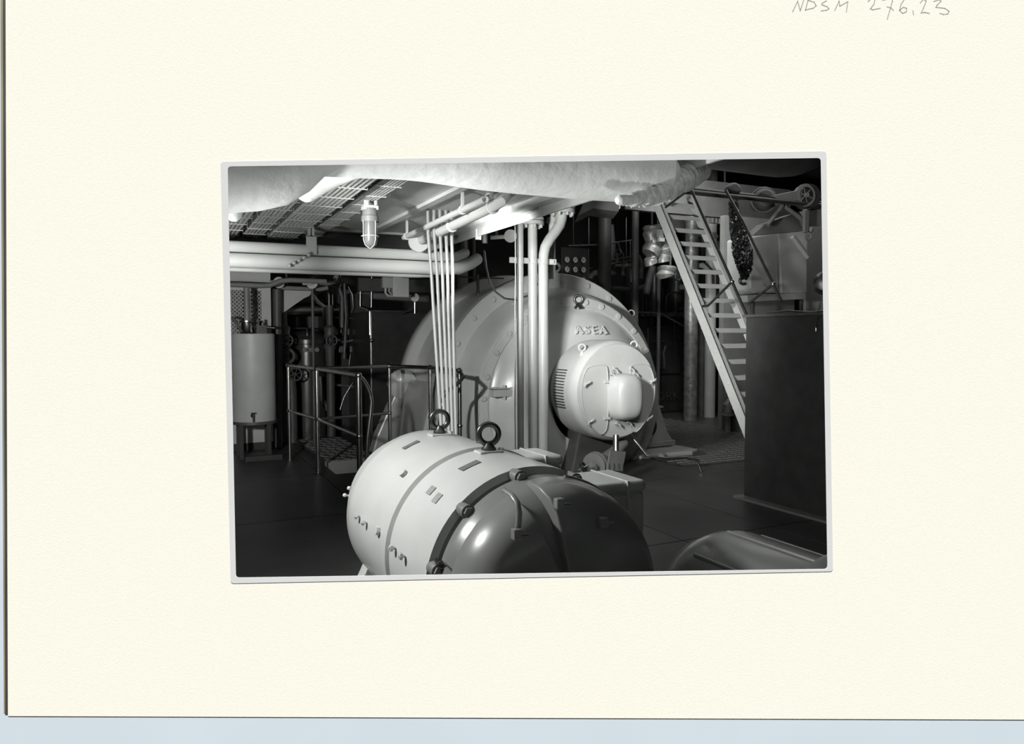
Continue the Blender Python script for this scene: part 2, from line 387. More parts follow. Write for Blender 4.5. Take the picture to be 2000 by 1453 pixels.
for px_, py_ in ((1012, 914), (894, 981), (1118, 948), (838, 1113)):
    c = at(px_, py_, Y=2.42); ang = math.degrees(math.atan2(c.z - MZ, c.x - MX)); c = on_barrel(ang, 2.42, .408)
    MB().lathe(c, (0, 1, 0), [(0, -.006), (.024, -.006), (.026, 0), (.026, .05)], 20).hexa(c + V((0, -.006, 0)), (0, -1, 0), .021, .022).disc(c + V((0, -.01, 0)), (0, -1, 0), .027, .006, 16).build('flange_bolt', M_MOTORD, mt)
for y in (2.86, 3.47):
    e = eye_bolt((MX, y, MZ + MR + .004), (0.25, 1, 0), .043, .0125, M_DSTEEL, mt, rt=.03)
    MB().cbox((MX, y, MZ + MR + .002), .11, .08, .012).build('eye_pad', M_MOTOR, mt, bevel=.005)
for (x, y) in ((1.33, 2.86), (1.33, 3.47)): bolt('pad_bolt', (x-.012, y-.02, MZ + MR - .004), (0.1, 0, 1), .012, .022, M_MOTOR, mt)
def hit(px, py, r=MR):
    d = ray(px, py); a_ = d.x ** 2 + d.z ** 2; ox, oz = CAM.x - MX, CAM.z - MZ
    b_ = 2 * (ox * d.x + oz * d.z); c_ = ox * ox + oz * oz - r * r; t = (-b_ - math.sqrt(max(0, b_ * b_ - 4 * a_ * c_))) / (2 * a_)
    p = CAM + d * t; return math.degrees(math.atan2(p.z - MZ, p.x - MX)), p.y
# hex screws of the covers
for a, y in (hit(790, 927), hit(741, 1037), hit(952, 879)): bolt('cover_bolt', on_barrel(a, y, MR), rad(a), .020, .018, M_MOTOR, mt)
for a, y in (hit(703, 1009), hit(717, 1021), hit(773, 1071), hit(792, 1087)):
    c = on_barrel(a, y, MR); MB().cyl(c, c + rad(a) * .03, .006, 8).hexa(c + rad(a) * .014, rad(a), .014, .012).build('side_screw', M_MOTOR, mt)
for a, y in ((160, 3.72), (166, 3.76)):
    c = on_barrel(a, y, .40); MB().cyl(c, c + rad(a) * .03, .005, 8).sphere(c + rad(a) * .033, .011, 10).build('grease_nipple', M_WHITE, mt)
# small name plates
def plate(a, y, w_, l, m):
    ax = rad(a); tg = V((-ax.z, 0, ax.x))
    return MB().cbox(on_barrel(a, y, MR + .001), l, w_, .004, (tg, V((0, 1, 0)), ax))
M_PLATE = mat('engraved_plate', 0.16, 0.5, noise=0.6, nscale=170)
M_STAMP = mat('stamped_plate', 0.30, 0.5, noise=0.35, nscale=150)
plate(113, 3.42, .045, .085, 0).build('name_plate', M_PLATE, mt, label='dark engraved plate')
plate(110, 2.72, .05, .085, 0).build('name_plate', M_PLATE, mt, label='dark engraved plate')
plate(134, 2.76, .05, .04, 0).build('name_plate', M_STAMP, mt); plate(136, 2.66, .05, .045, 0).build('name_plate', M_STAMP, mt)
# perforated vent low on the side
vent = MB().lathe((MX, 0, MZ), (0, 1, 0), [(MR + .004, 2.96), (MR + .006, 3.09)], 14, a0=math.radians(-62), a1=math.radians(-36)).build('vent_screen', M_MOTOR, mt)
vh = MB()
for i in range(12):
    for j in range(7):
        a = 219 + i * 2.0; c = on_barrel(a, 2.972 + j * .017, MR + .006); vh.disc(c, rad(a), .0042, .003, 6)
vh.build('vent_holes', M_BLACKR, vent, kind='stuff')
# cable tie with rag on the flange
c = on_barrel(163, 2.42, .42)
mb = MB()
random.seed(3)
for k in range(9):
    d = V((random.uniform(.01, .05), random.uniform(-.05, .0), random.uniform(-.09, .02)))
    mb.tube([c + V((0, 0, .02 - k * .004)), c + d * .6 + V((0, -.02, .01)), c + d * 1.2 + V((0, -.02, -.01))], .003 + .002 * (k % 2), 6)
mb.cyl(c + V((0, -.02, 0)), c + V((.06, -.04, -.03)), .011, 10)
mb.build('wire_bundle', M_DSTEEL, mt, label='frayed dark wire ends tied to the flange')
# legs
for y, s_ in ((3.55, -1), (2.85, -1), (3.55, 1), (2.85, 1)):
    x0 = MX + s_ * .30; x1 = MX + s_ * .50
    MB().prism([(x0, y - .045, .34), (x0 + s_ * .06, y - .045, .38), (x1 + s_ * .03, y - .045, 0.03), (x1 - s_ * .06, y - .045, 0.03)], (0, .09, 0)).cbox((x1, y, .015), .16, .16, .03).build('leg', M_MOTOR, mt, bevel=.004)
# terminal boxes at the right side
for (x0, x1, y0, y1, z1, dz) in ((1.45, 1.73, 3.02, 3.28, .93, .5), (1.49, 1.80, 2.45, 2.72, .905, .45)):
    tb = MB().box(x0, x1, y0, y1, z1 - dz, z1 - .04).build('terminal_box', M_MOTOR, mt, bevel=.03, seg=4)
    MB().box(x0 - .004, x1 + .004, y0 - .006, y1 + .006, z1 - .05, z1).build('box_lid', M_MOTOR, tb, bevel=.022, seg=4)
    MB().box(x1 - .10, x1 - .09, y0 - .01, y1 + .01, z1 - dz + .02, z1 + .004).build('box_strap', M_MOTOR, tb, bevel=.003)

# ------------------------------------------------------------------ second motor, low at right
SX, SZ, SR = 2.04, 0.42, 0.30
m2 = thing('electric_motor', 'grey motor casing only just showing at the bottom right corner', 'motor', (SX, 1.9, 0))
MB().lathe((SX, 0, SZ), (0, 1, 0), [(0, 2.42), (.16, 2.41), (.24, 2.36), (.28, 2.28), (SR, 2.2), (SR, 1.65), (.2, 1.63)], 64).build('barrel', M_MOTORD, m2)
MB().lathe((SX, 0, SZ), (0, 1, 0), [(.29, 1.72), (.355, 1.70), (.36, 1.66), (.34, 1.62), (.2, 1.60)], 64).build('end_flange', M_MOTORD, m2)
for a in (60, 95, 130): 
    p = V((math.cos(math.radians(a)), 0, math.sin(math.radians(a))))
    MB().tube([V((SX, 1.64, SZ)) + p * (SR + .002), V((SX, 2.2, SZ)) + p * (SR + .002)], .007, 6).build('rib', M_MOTORD, m2)
MB().box(SX - .22, SX - .12, 1.7, 2.1, 0, SZ - .2).box(SX + .12, SX + .22, 1.7, 2.1, 0, SZ - .2).build('foot', M_MOTORD, m2, bevel=.005)

# ------------------------------------------------------------------ generator
GX, GZ = 4.31, 0.737
gen = thing('generator', 'huge grey drum-shaped generator in the centre with bolted rings and cast letters', 'generator', (GX, 8.2, 0))
O = (GX, 0, GZ); AY = (0, 1, 0)
def upper(prof, seg=72, a0=-28, a1=208): return MB().lathe(O, AY, prof, seg, a0=math.radians(a0), a1=math.radians(a1))
# in lathe angles: 0 = -X ... measured through +Z
MB().lathe(O, AY, [(1.44, 7.80), (1.44, 9.0)], 96).build('drum', M_ENAMEL, gen)
MB().lathe(O, AY, [(1.40, 8.86), (1.56, 8.88), (1.575, 8.90), (1.575, 9.04), (1.56, 9.06), (1.3, 9.07), (.3, 9.1)], 96).build('rear_flange', M_ENAMEL, gen)
MB().lathe(O, AY, [(1.42, 7.88), (1.50, 7.87), (1.517, 7.85), (1.517, 7.73), (1.505, 7.715), (1.36, 7.71), (1.33, 7.70)], 96).build('front_flange', M_ENAMEL, gen)
MB().lathe(O, AY, [(1.335, 7.71), (1.32, 7.64), (1.285, 7.50), (1.245, 7.38), (1.225, 7.31), (1.215, 7.29), (1.205, 7.275), (1.09, 7.255), (1.065, 7.245),
                   (1.02, 7.20), (.95, 7.14), (.86, 7.085), (.76, 7.04), (.66, 7.01), (.56, 6.99), (.45, 6.98)], 96).build('end_shield', M_ENAMEL, gen)
MB().lathe(O, AY, [(1.20, 7.285), (1.195, 7.262), (1.10, 7.243), (1.09, 7.262)], 96).build('inner_ring', M_ENAMEL, gen)
# flared base skirts
poly = [(-1.50, .95), (-1.62, .60), (-1.72, .20), (-1.78, .02), (1.70, .02), (1.62, .20), (1.56, .60), (1.48, .95)]
MB().prism([(GX + x, 7.76, z) for x, z in poly], (0, 1.26, 0)).build('base_frame', M_ENAMEL, gen, bevel=.03, seg=3)
MB().prism([(GX + x, 9.0, z) for x, z in [(-1.55, .9), (-1.85, .25), (-1.92, .02), (1.8, .02), (1.5, .9)]], (0, .2, 0)).build('base_frame', M_ENAMEL, gen, bevel=.02)
# dark opening, white foot at the right of the end shield
MB().prism([(5.30, 7.60, .62), (5.78, 7.60, .60), (5.92, 7.60, .24), (6.0, 7.60, .14), (6.0, 7.60, .06), (5.25, 7.60, .06)], (0, .15, 0)).build('bearing_foot', M_WHITE2, gen, bevel=.01)
MB().lathe((5.60, 7.594, .33), AY, [(0, 0), (.14, 0), (.14, .01)], 32).build('foot_opening', M_BLACKR, gen)
MB().torus((5.60, 7.594, .33), AY, .145, .008, 32, 8).build('opening_rim', M_WHITE2, gen)
for k in range(3):
    MB().tube([(5.05 + .02 * k, 7.585, .40 - .02 * k), (5.22, 7.585, .19 - .02 * k), (5.45, 7.585, .105 - .02 * k), (5.75, 7.585, .12 - .02 * k), (6.02, 7.585, .13 - .02 * k)], .009, 8).build('foot_rib', M_WHITE2, gen)
MB().prism([(5.2 , 7.2, 0.0), (5.95, 7.15, 0.0), (6.12, 7.25, 0), (6.15, 7.5, 0.0), (6.1, 7.7, 0), (5.2, 7.7, 0)], (0, 0, .055)).build('foot_pad', M_WHITE2, gen, bevel=.015, seg=3)
MB().box(5.74, 5.92, 7.70, 7.80, .555, .575).build('base_lug', M_ENAMEL, gen)
# bolts
bp = MB().hexa((0, 0, 0), (0, -1, 0), .027, .022); proto = None
def gbolt(a, R, y, r=.027, t=.022, m=M_ENAMEL, nm='ring_bolt'):
    c = V((GX + R * math.cos(math.radians(a)), y, GZ + R * math.sin(math.radians(a))))
    return MB().disc(c, (0, -1, 0), r, t, 12).build(nm, m, gen, bevel=.003)
b0 = None
for R, y, angs in ((1.44, 7.705, [112, 125, 138, 152, 165, 178, 100, 86, 72, 58, 44, 30, 16]), (1.15, 7.245, [98, 83, 72, 59, 45, 30, 15, 112, 124, 137, 150, 164, 176, 188])):
    for a in angs:
        c = V((GX + R * math.cos(math.radians(a)), y, GZ + R * math.sin(math.radians(a)))) - V(gen.location)
        if b0 is None:
            b0 = MB().disc(V((0, -.008, 0)), (0, -1, 0), .031, .018, 6).disc((0, 0, 0), (0, -1, 0), .037, .006, 18)
            b0 = b0.build('ring_bolt', M_ENAMEL, None, bevel=.002); b0.parent = gen; b0.location = c
        else:
            k = b0.copy(); COL.objects.link(k); k.location = c
# seam flange with bolts on the left
sf = MB().box(3.22, 3.66, 7.10, 7.32, .84, .92).box(3.22, 3.66, 7.10, 7.32, .925, .94).build('seam_flange', M_ENAMEL, gen, bevel=.008)
for x in (3.35, 3.52): MB().hexa((x, 7.12, .84), (0, 0, -1), .02, .03).hexa((x, 7.12, .94), (0, 0, 1), .02, .025).build('seam_bolt', M_ENAMEL, sf)
# side nozzle at the rear left
MB().lathe((2.78, 8.95, .90), (-0.35, -1, 0), [(.17, -.1), (.17, .10), (.185, .11), (.185, .16), (.17, .17), (0, .17)], 32).build('side_nozzle', M_ENAMEL, gen)
# lifting eyes on the end shield and on the drum
for (x, y, z, R, r) in ((4.345, 7.23, 1.835, .048, .014), (4.36, 7.80, 2.245, .052, .016)):
    mb = MB().lathe((x, y, z - .03), (0, 0, 1), [(.05, 0), (.05, .02), (.03, .05), (.02, .07)], 16).torus((x, y, z + R + .03), (0.45, 1, 0), R, r, 24, 10)
    mb.build('lifting_eye', M_PIPE if y > 7.5 else M_DSTEEL, gen)
MB().torus((5.42, 7.72, 1.78), (0.3, 1, 0), .04, .008, 20, 8).build('cable_loop', M_WHITE2, gen)
# handle-like pipe fitting on the front flange
MB().tube([(3.62, 7.60, 1.78), (3.66, 7.56, 1.86), (3.8, 7.52, 1.90), (3.95, 7.48, 1.98)], .012, 8).cyl((3.62, 7.62, 1.80), (3.66, 7.52, 1.72), .018, 8).build('pipe_fitting', M_ENAMEL, gen)
# cast letters
def letters(txt, c, size, xdir, ydir, parent, m, depth=.01, name='cast_lettering', label=None, space=1.1):
    cu = bpy.data.curves.new(name, 'FONT'); cu.body = txt; cu.size = size; cu.extrude = depth; cu.align_x = 'CENTER'; cu.align_y = 'CENTER'; cu.space_character = space
    cu.bevel_depth = .002
    to = bpy.data.objects.new('tmp_text', cu); COL.objects.link(to)
    bpy.context.view_layer.update()
    me = bpy.data.meshes.new_from_object(to.evaluated_get(bpy.context.evaluated_depsgraph_get()))
    bpy.data.objects.remove(to)
    me.materials.clear(); me.materials.append(m)
    o = bpy.data.objects.new(name, me); COL.objects.link(o)
    xd = V(xdir).normalized(); yd = V(ydir).normalized(); zd = xd.cross(yd)
    mm = Matrix(((xd.x, yd.x, zd.x, c[0]), (xd.y, yd.y, zd.y, c[1]), (xd.z, yd.z, zd.z, c[2]), (0, 0, 0, 1)))
    if parent is not None:
        o.parent = parent; mm = Matrix.Translation(-parent_off(parent)) @ mm
    o.matrix_local = mm
    if label: o['label'] = label
    return o
letters('ASEA', (4.40, 7.056, 1.555), .14, (1, 0, 0), (0, .45, 1), gen, M_ENAMEL, depth=.018, label='raised cast letters ASEA', space=1.35).scale = (1.05, 1, 1)
# thin pipes on the drum top
MB().tube([(2.6, 8.3, 2.19), (3.2, 8.3, 2.215), (3.9, 8.3, 2.215)], .010, 8).cyl((3.1, 8.3, 2.0), (3.1, 8.3, 2.24), .02, 8).cyl((3.55, 8.3, 2.0), (3.55, 8.3, 2.25), .02, 8).build('top_pipe', M_DSTEEL, gen)

# exciter in front of the generator
EX, EZ, EY = 4.31, .92, 6.38
exc = thing('exciter', 'grey round exciter housing bolted before the big generator, clasped doors on its front', 'exciter', (EX, 6.7, 0))
MB().lathe((EX, 0, EZ), AY, [(0, 6.9), (.50, 6.9), (.535, 6.86), (.535, 6.50), (.53, 6.46), (.515, 6.42), (.50, 6.40), (.49, 6.385)], 72).build('housing', M_ENAMEL, exc)
MB().lathe((EX, 0, EZ), AY, [(.495, 6.40), (.488, 6.375), (0, 6.372)], 72).build('front_plate', M_ENAMEL, exc)
MB().lathe((EX, 0, EZ), AY, [(.42, 6.85), (.42, 7.02)], 48).build('neck', M_ENAMEL, exc)
# louvre panel at the left side
for k in range(14):
    a = math.radians(156 + k * 3.3); c = V((EX + .538 * math.cos(a), 6.68, EZ + .538 * math.sin(a))); rd = V((math.cos(a), 0, math.sin(a))); tg = V((-rd.z, 0, rd.x))
    MB().cbox(c, .010, .20, .012, (tg, V((0, 1, 0)), rd)).build('louvre', M_BLACKR, exc)
for side in (1, -1):
    def dx(x): return EX + side * (x - EX)
    pts = [(3.95, 1.19), (4.14, 1.20), (4.175, 1.14), (4.18, .56), (4.12, .475), (4.06, .485), (3.92, .64), (3.855, .82), (3.85, .98), (3.89, 1.13)]
    sp = chaikin([V((dx(x), 6.365, z)) for x, z in pts])
    d = MB().prism([p for p in sp], (0, -.012, 0)).build('door', M_ENAMEL, exc, bevel=.006, seg=3)
    MB().tube([p + V((0, -.012, 0)) for p in sp], .006, 8, closed=True).build('door_bead', M_ENAMEL, d)
    for (x, z) in ((3.90, 1.01), (3.94, .62)):
        c = V((dx(x), 6.335, z)); n = MB().cyl(c + V((0, .02, 0)), c + V((0, -.02, 0)), .012, 10)
        for s_ in (-1, 1): n.tube([c + V((0, -.015, 0)), c + V((.022 * s_, -.02, .012 * s_)), c + V((.036 * s_, -.022, .03 * s_))], [.01, .011, .006], 8)
        n.build('wing_nut', M_ENAMEL, d)
    for z in (1.02, .64):
        MB().cbox((dx(4.16), 6.35, z), .075, .03, .028).build('hinge', M_ENAMEL, d, bevel=.006).parent = d
# central bulged cover
bmx = bmesh.new()
cov = MB(); W0, H0 = .165, .225
def supel(w_, h_, y, n=36, e=3.2, cx=4.345, cz=.86):
    return [V((cx + w_ * math.copysign(abs(math.cos(2 * PI * k / n)) ** (2 / e), math.cos(2 * PI * k / n)), y, cz + h_ * math.copysign(abs(math.sin(2 * PI * k / n)) ** (2 / e), math.sin(2 * PI * k / n)))) for k in range(n)]
rings = [(.175, .245, 6.372), (.172, .242, 6.33), (.168, .236, 6.25), (.158, .222, 6.20), (.138, .19, 6.17), (.10, .14, 6.155), (.04, .06, 6.15)]
vs = []; 
for w_, h_, y in rings: vs += supel(w_, h_, y)
fs = [(i * 36 + k, i * 36 + (k + 1) % 36, (i + 1) * 36 + (k + 1) % 36, (i + 1) * 36 + k) for i in range(len(rings) - 1) for k in range(36)]
fs.append(tuple(range((len(rings) - 1) * 36, len(rings) * 36)))
cov.add(vs, fs, True); cv = cov.build('bulged_cover', M_ENAMEL, exc)
bmx.free()
for (x, z) in ((4.24, 1.15), (4.45, 1.15), (4.28, .58), (4.42, .585), (4.21, 1.10), (4.50, 1.10)):
    c = V((x, 6.335, z)); n = MB().cyl(c + V((0, .03, 0)), c + V((0, -.02, 0)), .013, 10)
    for s_ in (-1, 1): n.tube([c + V((0, -.015, 0)), c + V((.02 * s_, -.02, -.012 * s_)), c + V((.03 * s_, -.022, -.034 * s_))], [.01, .011, .006], 8)
    n.build('wing_nut', M_ENAMEL, cv)
for (x, y, z) in ((3.95, 6.50, 1.335), (4.60, 6.50, 1.36)):
    MB().lathe((x, y, z - .05), (0, 0, 1), [(.035, -.04), (.028, .02), (.018, .05)], 12).torus((x, y, z + .04), (0.5, 1, 0), .034, .010, 20, 8).build('lifting_eye', M_ENAMEL, exc)
# pedestal under the exciter
MB().prism([(4.1, 6.8, .45), (4.6, 6.8, .45), (4.7, 6.8, .0), (4.0, 6.8, .0)], (0, .3, 0)).build('pedestal', M_DGREY, exc, bevel=.02)

# pipework and valve below the exciter
vp = thing('drain_pipe', 'grey flanged pipe elbow under the exciter with steel tube curving to the floor', 'pipe', (4.2, 6.45, 0))
MB().tube([(3.98, 6.30, .16), (4.15, 6.40, .20), (4.35, 6.48, .26), (4.5, 6.55, .34)], .065, 16).build('pipe', M_GREY, vp)
MB().disc((3.99, 6.32, .17), (-.9, -.5, -.1), .13, .025, 28).disc((4.02, 6.33, .18), (-.9, -.5, -.1), .13, .02, 28).build('flange', M_GREY, vp)
MB().tube([(3.93, 6.28, .16), (3.84, 6.22, .10), (3.80, 6.20, .02)], .075, 16).build('elbow', M_GREY, vp)
hw = MB().torus((3.74, 6.12, .20), (.6, -.7, .5), .055, .013, 24, 8)
hw.cyl((3.74, 6.12, .20), (3.82, 6.2, .12), .012, 8).cyl((3.70, 6.15, .17), (3.78, 6.09, .23), .009, 8).build('hand_wheel', M_DSTEEL, vp)
MB().tube([(4.62, 6.6, .42), (4.72, 6.42, .2), (4.9, 6.35, .165), (5.15, 6.3, .165), (5.27, 6.25, .13), (5.3, 6.22, .01)], .016, 10).build('steel_tube', M_STEEL, vp)
pd = thing('paint_board', 'small grey square board with dripped streaks leaning below the exciter', 'board', (4.3, 6.05, 0))
c = at(1203, 895, Y=6.1)
MB().cbox(at(1203, 900, Y=6.08), .20, .02, .20, (V((.96, .1, -.14)).normalized(), V((-.1, .99, .1)).normalized(), V((.14, -.1, .98)).normalized())).build('plate', M_GREY, pd)
for k in range(4):
    p = at(1190 + k * 9, 905, Y=6.06); MB().cyl(p, p - V((0, 0, .09)), .003, 6).build('drip', M_STEEL, pd)
MB().cyl(at(1203, 850, Y=6.15), at(1203, 884, Y=6.1), .03, 14).build('stem', M_STEEL, pd)
MB().cyl(at(1203, 905, Y=6.12), V((at(1203, 905, Y=6.12).x, 6.12, 0)), .012, 8).build('support', M_BLACK, pd)

# ------------------------------------------------------------------ standing pipes before the generator
PY = 6.6
def pxX(px, Y, py=700): return at(px, py, Y=Y).x
x1, x2, x3, x4 = pxX(1016.5, PY), pxX(1040.5, PY), pxX(1061, PY), pxX(1081, 6.75)
ts = thing('standing_pipe', 'slimmest of the three grey standing pipes, leftmost, before the generator', 'pipe', (x1, PY, 0), 'grey standing pipes')
MB().cyl((x1, PY, 0), (x1, PY, ZT), .034, 24).build('pipe', M_PIPE, ts)
MB().disc((x1, PY, .02), (0, 0, 1), .07, .03, 24).build('floor_flange', M_PIPE, ts)
ts = thing('standing_pipe', 'middle of the three grey standing pipes, flanged at its top', 'pipe', (x2, PY, 0), 'grey standing pipes')
zt = at(1040, 440, Y=PY).z
MB().cyl((x2, PY, 0), (x2, PY, ZT), .048, 24).build('pipe', M_PIPE, ts)
fl = MB().disc((x2, PY, zt + .02), (0, 0, 1), .115, .035, 28).disc((x2, PY, zt + .06), (0, 0, 1), .115, .03, 28).build('flange', M_PIPE, ts)
for k in range(6):
    a = k * PI / 3 + .3; MB().hexa((x2 + .09 * math.cos(a), PY + .09 * math.sin(a), zt), (0, 0, -1), .016, .03).build('bolt', M_PIPE, fl)
ts = thing('standing_pipe', 'thick grey standing pipe that bends right below a big flange', 'pipe', (x3, PY, 0), 'grey standing pipes')
zz = lambda py: at(1061, py, Y=PY).z
xx = lambda px: at(px, 450, Y=PY).x
pth = [(1061, 1000), (1061.5, 515), (1062, 497), (1065, 482), (1073, 467), (1084, 452), (1093, 438), (1097, 424), (1098, 410)]
mbp = [V((xx(a) if b < 510 else x3, PY, max(0, zz(b)) if b > 900 else zz(b))) for a, b in pth]
MB().tube(mbp, .053, 24).build('pipe', M_PIPE, ts)
fl = MB().disc(mbp[-1] + V((0, 0, .0)), (0, 0, 1), .13, .04, 32).disc(mbp[-1] + V((0, 0, .045)), (0, 0, 1), .13, .035, 32).cyl(mbp[-1] + V((0, 0, .05)), (mbp[-1].x, PY, ZT), .06, 24).build('flange', M_PIPE, ts)
for k in range(8):
    a = k * PI / 4; MB().hexa((mbp[-1].x + .105 * math.cos(a), PY + .105 * math.sin(a), mbp[-1].z - .02), (0, 0, -1), .017, .03).build('bolt', M_PIPE, fl)
ts = thing('standing_pipe', 'short pale pipe standing behind the bent pipe, ending on the generator top', 'pipe', (x4, 6.78, 0), 'grey standing pipes')
MB().cyl((x4, 6.78, at(1081, 545, Y=6.78).z), (x4, 6.78, ZT), .036, 20).disc((x4, 6.78, at(1081, 430, Y=6.78).z), (0, 0, 1), .06, .05, 20).build('pipe', M_PIPE, ts)
cl = thing('pipe_clamp', 'grey bolted clamp bar holding the three standing pipes together', 'clamp', (x2, PY - .05, zz(511)))
zc = zz(511)
MB().cbox(((x1 + x3) / 2 + .01, PY - .012, zc), x3 - x1 + .27, .02, .058).build('bar', M_PIPE, cl, bevel=.004)
for x, r in ((x1, .039), (x2, .053), (x3, .058)): MB().lathe((x, PY, zc - .03), (0, 0, 1), [(r - .004, 0), (r, .002), (r, .056), (r - .004, .058)], 24).build('strap', M_PIPE, cl)
for x in (x1 - .085, (x1 + x2) / 2 + .0, (x2 + x3) / 2, x3 + .095): MB().hexa((x, PY - .02, zc), (0, -1, 0), .015, .02).build('bolt', M_WHITE2, cl)
# thin wire hugging the slim pipe
o = MB().tube([at(1006, y, Y=6.5) + V((random.uniform(-.006, .006), 0, 0)) for y in (440, 470, 500, 515, 540, 600, 700, 800, 900)] + [V((at(1006, 700, Y=6.5).x, 6.5, 0))], .006, 6).build('conduit', M_WHITE2)
tag(o, 'thin pale wire running down the left of the slimmest standing pipe', 'wire')

# fan of five slim pipes
topx = [836, 848, 859.5, 871, 882]; midx = [846.5, 857, 866.5, 875.5, 884.5]; botx = [861, 868, 876, 883, 890]
names = ['leftmost of the five slim white pipes running down before the generator', 'second from left of the five slim white pipes', 'middle one of the five slim white pipes', 'fourth from left of the five slim white pipes', 'rightmost of the five slim white pipes fanning down from the deckhead']
for k in range(5):
    Yk = 5.25; a = at(topx[k], 455, Y=Yk); b = at(midx[k], 600, Y=Yk); c = at(botx[k], 825, Y=Yk)
    d = c - b; e = c + d * ((c.z) / -d.z) if d.z else c
    up_ = a + (a - b) * 0.0; up_ = V((a.x, a.y, DZ))
    o = MB().tube([up_, a, (a * .5 + b * .5) + V((.004, 0, 0)), b, c, e], .0128, 12).build('slim_pipe', M_SLIM)
    tag(o, names[k], 'pipe', 'slim white pipes before the generator')

# ------------------------------------------------------------------ deckhead services
# two white pipes across the left, on hangers
def xpipe(y, z, x0, x1_, r, nm, lab, m=M_WHITE, bend=None):
    pts = [V((x0, y, z)), V((x1_, y, z))] + ([V(p) for p in bend] if bend else [])
    o = MB().tube(pts, r, 20).build(nm, m); tag(o, lab, 'pipe', 'white pipes under the deckhead'); return o
xpipe(6.0, 2.190, XL, 2.02, .043, 'deckhead_pipe', 'upper white pipe running across under the deckhead at left', bend=[(2.2, 6.02, 2.19), (2.4, 6.1, 2.20), (2.55, 6.25, 2.26)])
xpipe(6.0, 2.085, XL, 2.0, .056, 'deckhead_pipe', 'lower thicker white pipe running across under the deckhead', bend=[(2.2, 6.02, 2.085), (2.42, 6.1, 2.10), (2.62, 6.3, 2.17), (2.75, 6.45, 2.23)])
xpipe(6.06, 2.02, XL, 2.0, .018, 'deckhead_pipe', 'thin pale pipe tucked below the two white deckhead pipes', m=M_WHITE2, bend=[(2.15, 6.1, 2.03)])
hg = thing('pipe_hanger', 'white bracket hanging from the deckhead round the white pipe', 'bracket', (1.10, 5.95, 2.2))
MB().cbox((1.11, 5.95, 2.22), .08, .03, .14).box(1.09, 1.11, 5.97, 6.03, 2.25, DZ).box(1.12, 1.14, 5.97, 6.03, 2.25, DZ).build('strap', M_WHITE, hg, bevel=.004)
for k in range(5):
    MB().sphere(at(603 - k * 9.5, 498 + k * 5.2, Y=5.9), .016, 10).build('nut', M_WHITE, hg)
# cable trays along the ship
def tray(x0, x1_, zt_, ya, yb, ncab, lab):
    t = thing('cable_tray', lab, 'cable tray', ((x0 + x1_) / 2, (ya + yb) / 2, zt_), 'cable trays under the deckhead')
    w_ = (x1_ - x0)
    for k in range(ncab):
        x = x0 + w_ * (k + .5) / ncab; r = w_ / ncab * .5
        MB().tube([(x, ya, zt_ - r), (x + .004 * random.uniform(-1, 1), (ya + yb) / 2, zt_ - r), (x, yb, zt_ - r)], r, 8).build('cable', M_CABLE, t)
    r2 = w_ / ncab * .92
    n = int((yb - ya) / .33)
    for k in range(n):
        y = ya + .33 * (k + .4)
        MB().tube([(x0 - .015, y, zt_ + .02), (x0 - .012, y, zt_ - r2 * 1.15), (x1_ + .012, y, zt_ - r2 * 1.15), (x1_ + .015, y, zt_ + .0)], .0038, 6).build('saddle', M_WHITE, t)
    MB().box(x0 - .02, x1_ + .02, ya, yb, zt_, zt_ + .008).build('backing', M_GREY, t)
TZ = 2.40
sx = lambda px, py: at(px, py, Z=TZ).x
tray(sx(795, 352) - .20, sx(795, 352) - .01, TZ, 3.1, 7.9, 9, 'rightmost cable tray beside the caged lamp, lighter cables')
tray(sx(617, 472) - .50, sx(617, 472) - .27, TZ - .02, 3.1, 7.9, 8, 'cable tray second from right, thick cables on bent saddles')
tray(sx(617, 472) - .70, sx(617, 472) - .54, TZ - .01, 3.1, 7.9, 6, 'narrow cable tray third from right under the deckhead')
tray(sx(617, 472) - 1.0, sx(617, 472) - .76, TZ - .03, 3.1, 7.9, 9, 'wide cable tray fourth from right under the deckhead')
tray(sx(617, 472) - 1.35, sx(617, 472) - 1.06, TZ - .01, 3.1, 7.9, 10, 'leftmost cable tray, beside the white lagged bend')
o = MB().box(sx(617, 472) - .255, sx(617, 472) - .235, 3.1, 7.9, TZ - .02, TZ + .0).box(sx(617, 472) - .235, sx(617, 472) - .225, 3.1, 7.9, TZ - .035, DZ - .03).build('tray_rail', M_DGREY)
tag(o, 'dark rail slot between the two right-hand cable trays', 'rail')
# caged lamp
lc = at(723, 452, Y=4.72); lx, ly = lc.x, lc.y
lamp = thing('caged_lamp', 'caged bulkhead lamp with ribbed glass hanging from the white deckhead', 'lamp', (lx, ly, DZ))
zt_ = at(723, 432, Y=ly).z; zb = at(723, 484, Y=ly).z; R_ = .052
MB().lathe((lx, ly, 0), (0, 0, 1), [(0, zb + .004), (.02, zb + .006), (.037, zb + .02), (.046, zb + .045), (.047, zt_)], 28).build('glass', M_GLASS, lamp)
MB().lathe((lx, ly, 0), (0, 0, 1), [(.056, zt_ - .005), (.056, zt_ + .03), (.05, zt_ + .035), (.048, zt_ + .08), (0, zt_ + .08)], 28).build('cap', M_GREY, lamp)
cg = MB()
for k in range(4):
    a = k * PI / 2 + .4; u = V((math.cos(a), math.sin(a), 0))
    cg.tube([V((lx, ly, zt_)) + u * .055, V((lx, ly, zb + .05)) + u * .055, V((lx, ly, zb + .015)) + u * .04, V((lx, ly, zb - .006))], .003, 6)
cg.torus((lx, ly, zb + .075), (0, 0, 1), .056, .003, 28, 6).build('cage', M_WHITE2, lamp)
